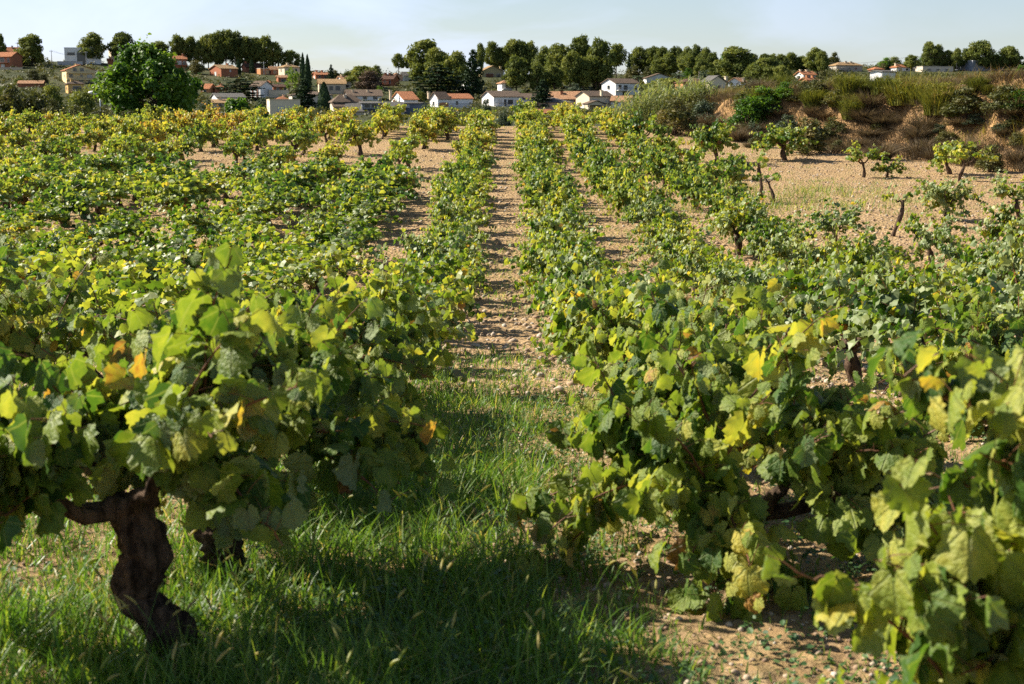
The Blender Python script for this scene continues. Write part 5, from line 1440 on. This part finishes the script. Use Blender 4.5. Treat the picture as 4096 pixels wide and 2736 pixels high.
house(2702, 2846, 311, 328, 366, 'hip', 'w_orange', 'r_dark', "brick house with dark red roof behind the reeds", 16, .2, [(.4, .3, .14, .5, S_), (.75, .3, .14, .5, G)])
house(2815, 2908, 303, 326, 356, 'gy', 'w_cream', 'r_grey', "cream gabled house with grey roof above the bank", 30, .25, [(.55, .1, .22, .4, G)], chim=[(1.05, .1, -.2)])
house(2917, 2994, 311, 328, 346, 'gy', 'w_white', 'r_peach', "white gabled house with peach roof and pale chimney above the bank", -30, .4, W2, chim=[(1.1, .2, -.1)])
house(3190, 3266, 283, 296, 318, 'gx', 'w_white', 'r_orange', "far white house with orange roof and two chimneys, right", 24, .3, W3, [(.5, .3, .2, .4, G)], chim=[(.1, .5, .3), (.6, .5, .3)])
house(3208, 3278, 308, 318, 340, 'gx', 'w_orange', 'r_orange', "small house with orange roof below the far white one", 26, .3, W2, chim=[(.3, .5, .3), (.8, .5, .3)])
house(3330, 3454, 247, 260, 288, 'hip', 'w_stone', 'r_ochre', "two storey stone house on the right skyline", 16, .12, [(.12, .42, .10, .28, G), (.50, .42, .10, .28, G), (.75, .42, .10, .28, G)], chim=[(.45, .4, .2), (.65, .4, .1)], balcony=[(-.02, .3, .36)])
house(3487, 3536, 266, 276, 290, 'hip', 'w_brick', 'r_orange', "little red roof left of the pointed skyline conifer", 20, .2)
house(3570, 3650, 257, 268, 286, 'hip', 'w_white', 'r_orange', "white house with red hip roof on the right skyline", 24, .2, W2, chim=[(.1, .4, .3), (.8, .4, .2)])
house(3505, 3592, 279, 284, 320, 'gx', 'w_white', 'r_grey', "white gabled shed with long grey wall above the broom", 36, .26, d=330, name="shed", cat="shed")
house(3676, 3820, 266, 270, 288, 'flat', 'w_beige', 'w_stone', "low pale house under the skyline pines", 14, .1, W3, depth=7)
house(3855, 4028, 243, 247, 285, 'flat', 'w_slate', 'w_grey', "long grey warehouse at the right skyline", 18, .2, name="warehouse", cat="warehouse")
house(2157, 2202, 437, 450, 466, 'gx', 'w_orange', 'r_orange', "orange roof peeping over the vines below the conical conifer", 10, .1, d=350)
house(68, 164, 321, 332, 350, 'gx', 'w_brick', 'r_peach', "long low terracotta roof behind the dark bushes at left", 8, .05, depth=5)
house(3386, 3440, 334, 340, 362, 'hip', 'w_white', 'w_white', "white garden tent behind the broom thicket", 20, .3, d=250, name="garden_tent", cat="tent")

def garden_wall(x0, x1, yt, yb, mat, label, d=None):
    u0, u1 = x0 / 4, x1 / 4
    if d is None: d = hill_hit((u0 + u1) / 2, yb / 4)[1]
    xa, xb = ray(u0, yb / 4)[0] * d, ray(u1, yb / 4)[0] * d
    zb, zt_ = z_at(yb / 4, d), z_at(yt / 4, d)
    mb = MB(); mb.box(0, xb - xa, 0, .3, -1.5, zt_ - zb)
    o = link("garden_wall", mb.mesh("garden_wall", M[mat])); o.location = (xa, d, zb)
    mb = MB(); mb.box(-.06, xb - xa + .06, -.06, .36, zt_ - zb + .003, zt_ - zb + .12)
    link("coping", mb.mesh("coping", M['w_stone']), o)
    tag(o, label, "wall")
garden_wall(1076, 1156, 361, 392, 'w_cream', "tall pale garden wall below the tiny pavilion")
garden_wall(230, 330, 246, 262, 'w_grey', "pale wall in front of the white modern house")
garden_wall(0, 90, 270, 280, 'w_tan', "tan terrace wall at the upper left edge")
garden_wall(2560, 2600, 380, 392, 'w_brick', "short brick wall left of the spreading pine")
garden_wall(1776, 1890, 428, 440, 'w_white', "white terrace wall under the centre white house", 396)

# ---- small shrubs between the houses
def near_house_label(u, v):
    best = min(HRECT, key=lambda h: (max(h[0] - u, 0, u - h[1])) ** 2 + (2.0 * max(h[2] - v, 0, v - h[3])) ** 2)
    return best
used = {}
SR = random.Random(23)
ns = 0
for _ in range(1400):
    if ns >= 130: break
    u = SR.uniform(-8, 1030); v = SR.uniform(66, 113) if u < 650 else SR.uniform(66, 82)
    a, s = ray(u, v)
    x, d, z = hill_hit(u, v)
    if d >= 534: continue
    w = SR.uniform(8, 24); hpx = w * SR.uniform(.5, .95)
    if any(h[0] - w * .45 < u < h[1] + w * .45 and h[2] - 1 < v and v - hpx < h[3] - 1.0 and d <= h[4] + 4 for h in HRECT): continue
    hb = near_house_label(u, v)
    mat, txt = SR.choice([('olive', "grey green olive shrub"), ('scrub', "dull green shrub"), ('pine', "dark green shrub"), ('broad', "leafy green shrub"), ('scrub', "brownish shrub"), ('pine', "dark evergreen shrub")])
    side = "left of" if u < hb[0] else ("right of" if u > hb[1] else ("below" if v > hb[3] - 2 else "above"))
    short = " ".join(w_ for w_ in hb[5].split(",")[0].split()[:8])
    key = (txt, side, short)
    used[key] = used.get(key, 0) + 1
    pre = {1: "", 2: "other ", 3: "third "}.get(used[key], None)
    if pre is None: continue
    tree_at('bush', x, d, z - .2, w * mpp(d), hpx * mpp(d) + .2, (pre + txt + " " + side + " the " + short)[:150], "garden shrubs among the village houses", mat, SR.uniform(-.25, .15))
    ns += 1

# low undergrowth over the hillside between the gardens
ub = MB(); rng = np.random.RandomState(77)
nu = 0
for _ in range(5200):
    u = rng.uniform(-60, 1090); d = rng.uniform(300, 545)
    x = (u - CX) / FPX * d; z = z1(x, d)
    v = CY - FPX * math.tan(PITCH + math.atan((z - CAMZ) / d))
    if any(h[0] - 1 < u < h[1] + 1 and v - 4 < h[3] - 1 and v > h[2] and d <= h[4] + 6 for h in HRECT): continue
    q = rng.uniform(.6, 1.7); flakes(ub, (x, d, z + q * .3), (q * 1.3, q * 1.3, q), 26, .55, rng, rng.uniform(.1, .75), aspect=1.4, shell=.4, up=.4); nu += 1
uo = tag(link("undergrowth", ub.mesh("undergrowth", M['scrub'])), "dark undergrowth covering the hillside around the houses", None, None, 'stuff'); uo.color = (.45, .5, 0, 1)

# ------------------------------------------------------------------ lamp and poles
def street_lamp(sx, stop, d, label):
    x = ray(sx / 4, stop / 4)[0] * d; zt_ = z_at(stop / 4, d); zg = z1(x, d)
    e = empty("street_lamp", (x, d, zg)); tag(e, label, "street lamp")
    h = zt_ - zg
    mb = MB(); mb.tube([(0, 0, -.3), (0, 0, h * .5), (0, 0, h - .12)], [.09, .075, .06], 10); link("pole", mb.mesh("lamp_pole", M['metal'], smooth=True), e)
    mb = MB(); s = np.linspace(0, 1, 7)
    mb.tube(np.stack([.12 - 1.55 * s, 0 * s, h - .16 + .20 * s + .05 * np.sin(s * 3)], 1), [.05, .11, .20, .24, .23, .17, .05], 10)
    hd = link("lamp_head", mb.mesh("lamp_head", M['lampwhite'], smooth=True), e); hd.scale = (1, 1, 1)
street_lamp(399, 371, 178, "white headed street lamp rising from the bushes at left")
def pole(sx, yt, yb, label, arms=True, d=None, mat='pole', r=.11):
    if d is None: x, d, z = hill_hit(sx / 4, yb / 4)
    else: x = ray(sx / 4, yb / 4)[0] * d; z = z1(x, d)
    h = z_at(yt / 4, d) - z
    e = empty("utility_pole", (x, d, z)); tag(e, label, "pole")
    mb = MB(); mb.tube([(0, 0, -.5), (0, 0, h * .5), (0, 0, h)], [r * 1.2, r, r * .8], 8); link("post", mb.mesh("pole_post", M[mat]), e)
    if arms:
        mb = MB(); mb.box(-.7, .7, -.14, -.095, h - .5, h - .4); link("crossarm", mb.mesh("crossarm", M[mat]), e)
        for q in (-.6, 0, .6):
            mb = MB(); mb.tube([(q, -.12, h - .398), (q, -.12, h - .25)], [.05, .03], 6); link("insulator", mb.mesh("insulator", M['lampwhite']), e)
    return np.array([x, d, z + h - .25])
p1 = pole(346, 205, 262, "concrete pole in front of the white modern house", mat='w_grey')
pole(71, 168, 205, "thin pole beside the broad dense pine")
p0 = pole(208, 200, 262, "dark pole between the dense pine and the modern house")
pole(1056, 246, 300, "concrete pole in front of the low brick garage", mat='w_grey')
pole(2015, 288, 325, "pale post above the small white house under the pines", False, mat='w_white', r=.2)
pole(2795, 284, 345, "dark pole by the brick house behind the reeds", False)
p2 = pole(3649, 222, 284, "wooden pole left of the skyline pine group")
p3 = pole(4039, 196, 284, "wooden pole before the last skyline pine at right")
def wires(a, b, label):
    mb = MB()
    for q in (-.6, 0, .6):
        s = np.linspace(0, 1, 24); P = a[None] * (1 - s[:, None]) + b[None] * s[:, None]; P = P + np.array([q, 0, 0]); P[:, 2] -= 1.2 * np.sin(s * math.pi)
        mb.tube(P, .018, 3, cap=False)
    tag(link("power_line", mb.mesh("power_line", M['r_grey'])), label, "wires")
wires(p2, p3, "thin wires strung between the two right skyline poles")
wires(p0, p1, "thin wires in front of the white modern house")
left_end = np.array([ray(820, 66)[0] * 530, 530.0, z_at(62, 530)])
wires(p2, left_end, "thin wires running left from the skyline pole to the far wood")
print("objects:", len(scene.objects), "shrubs", ns)
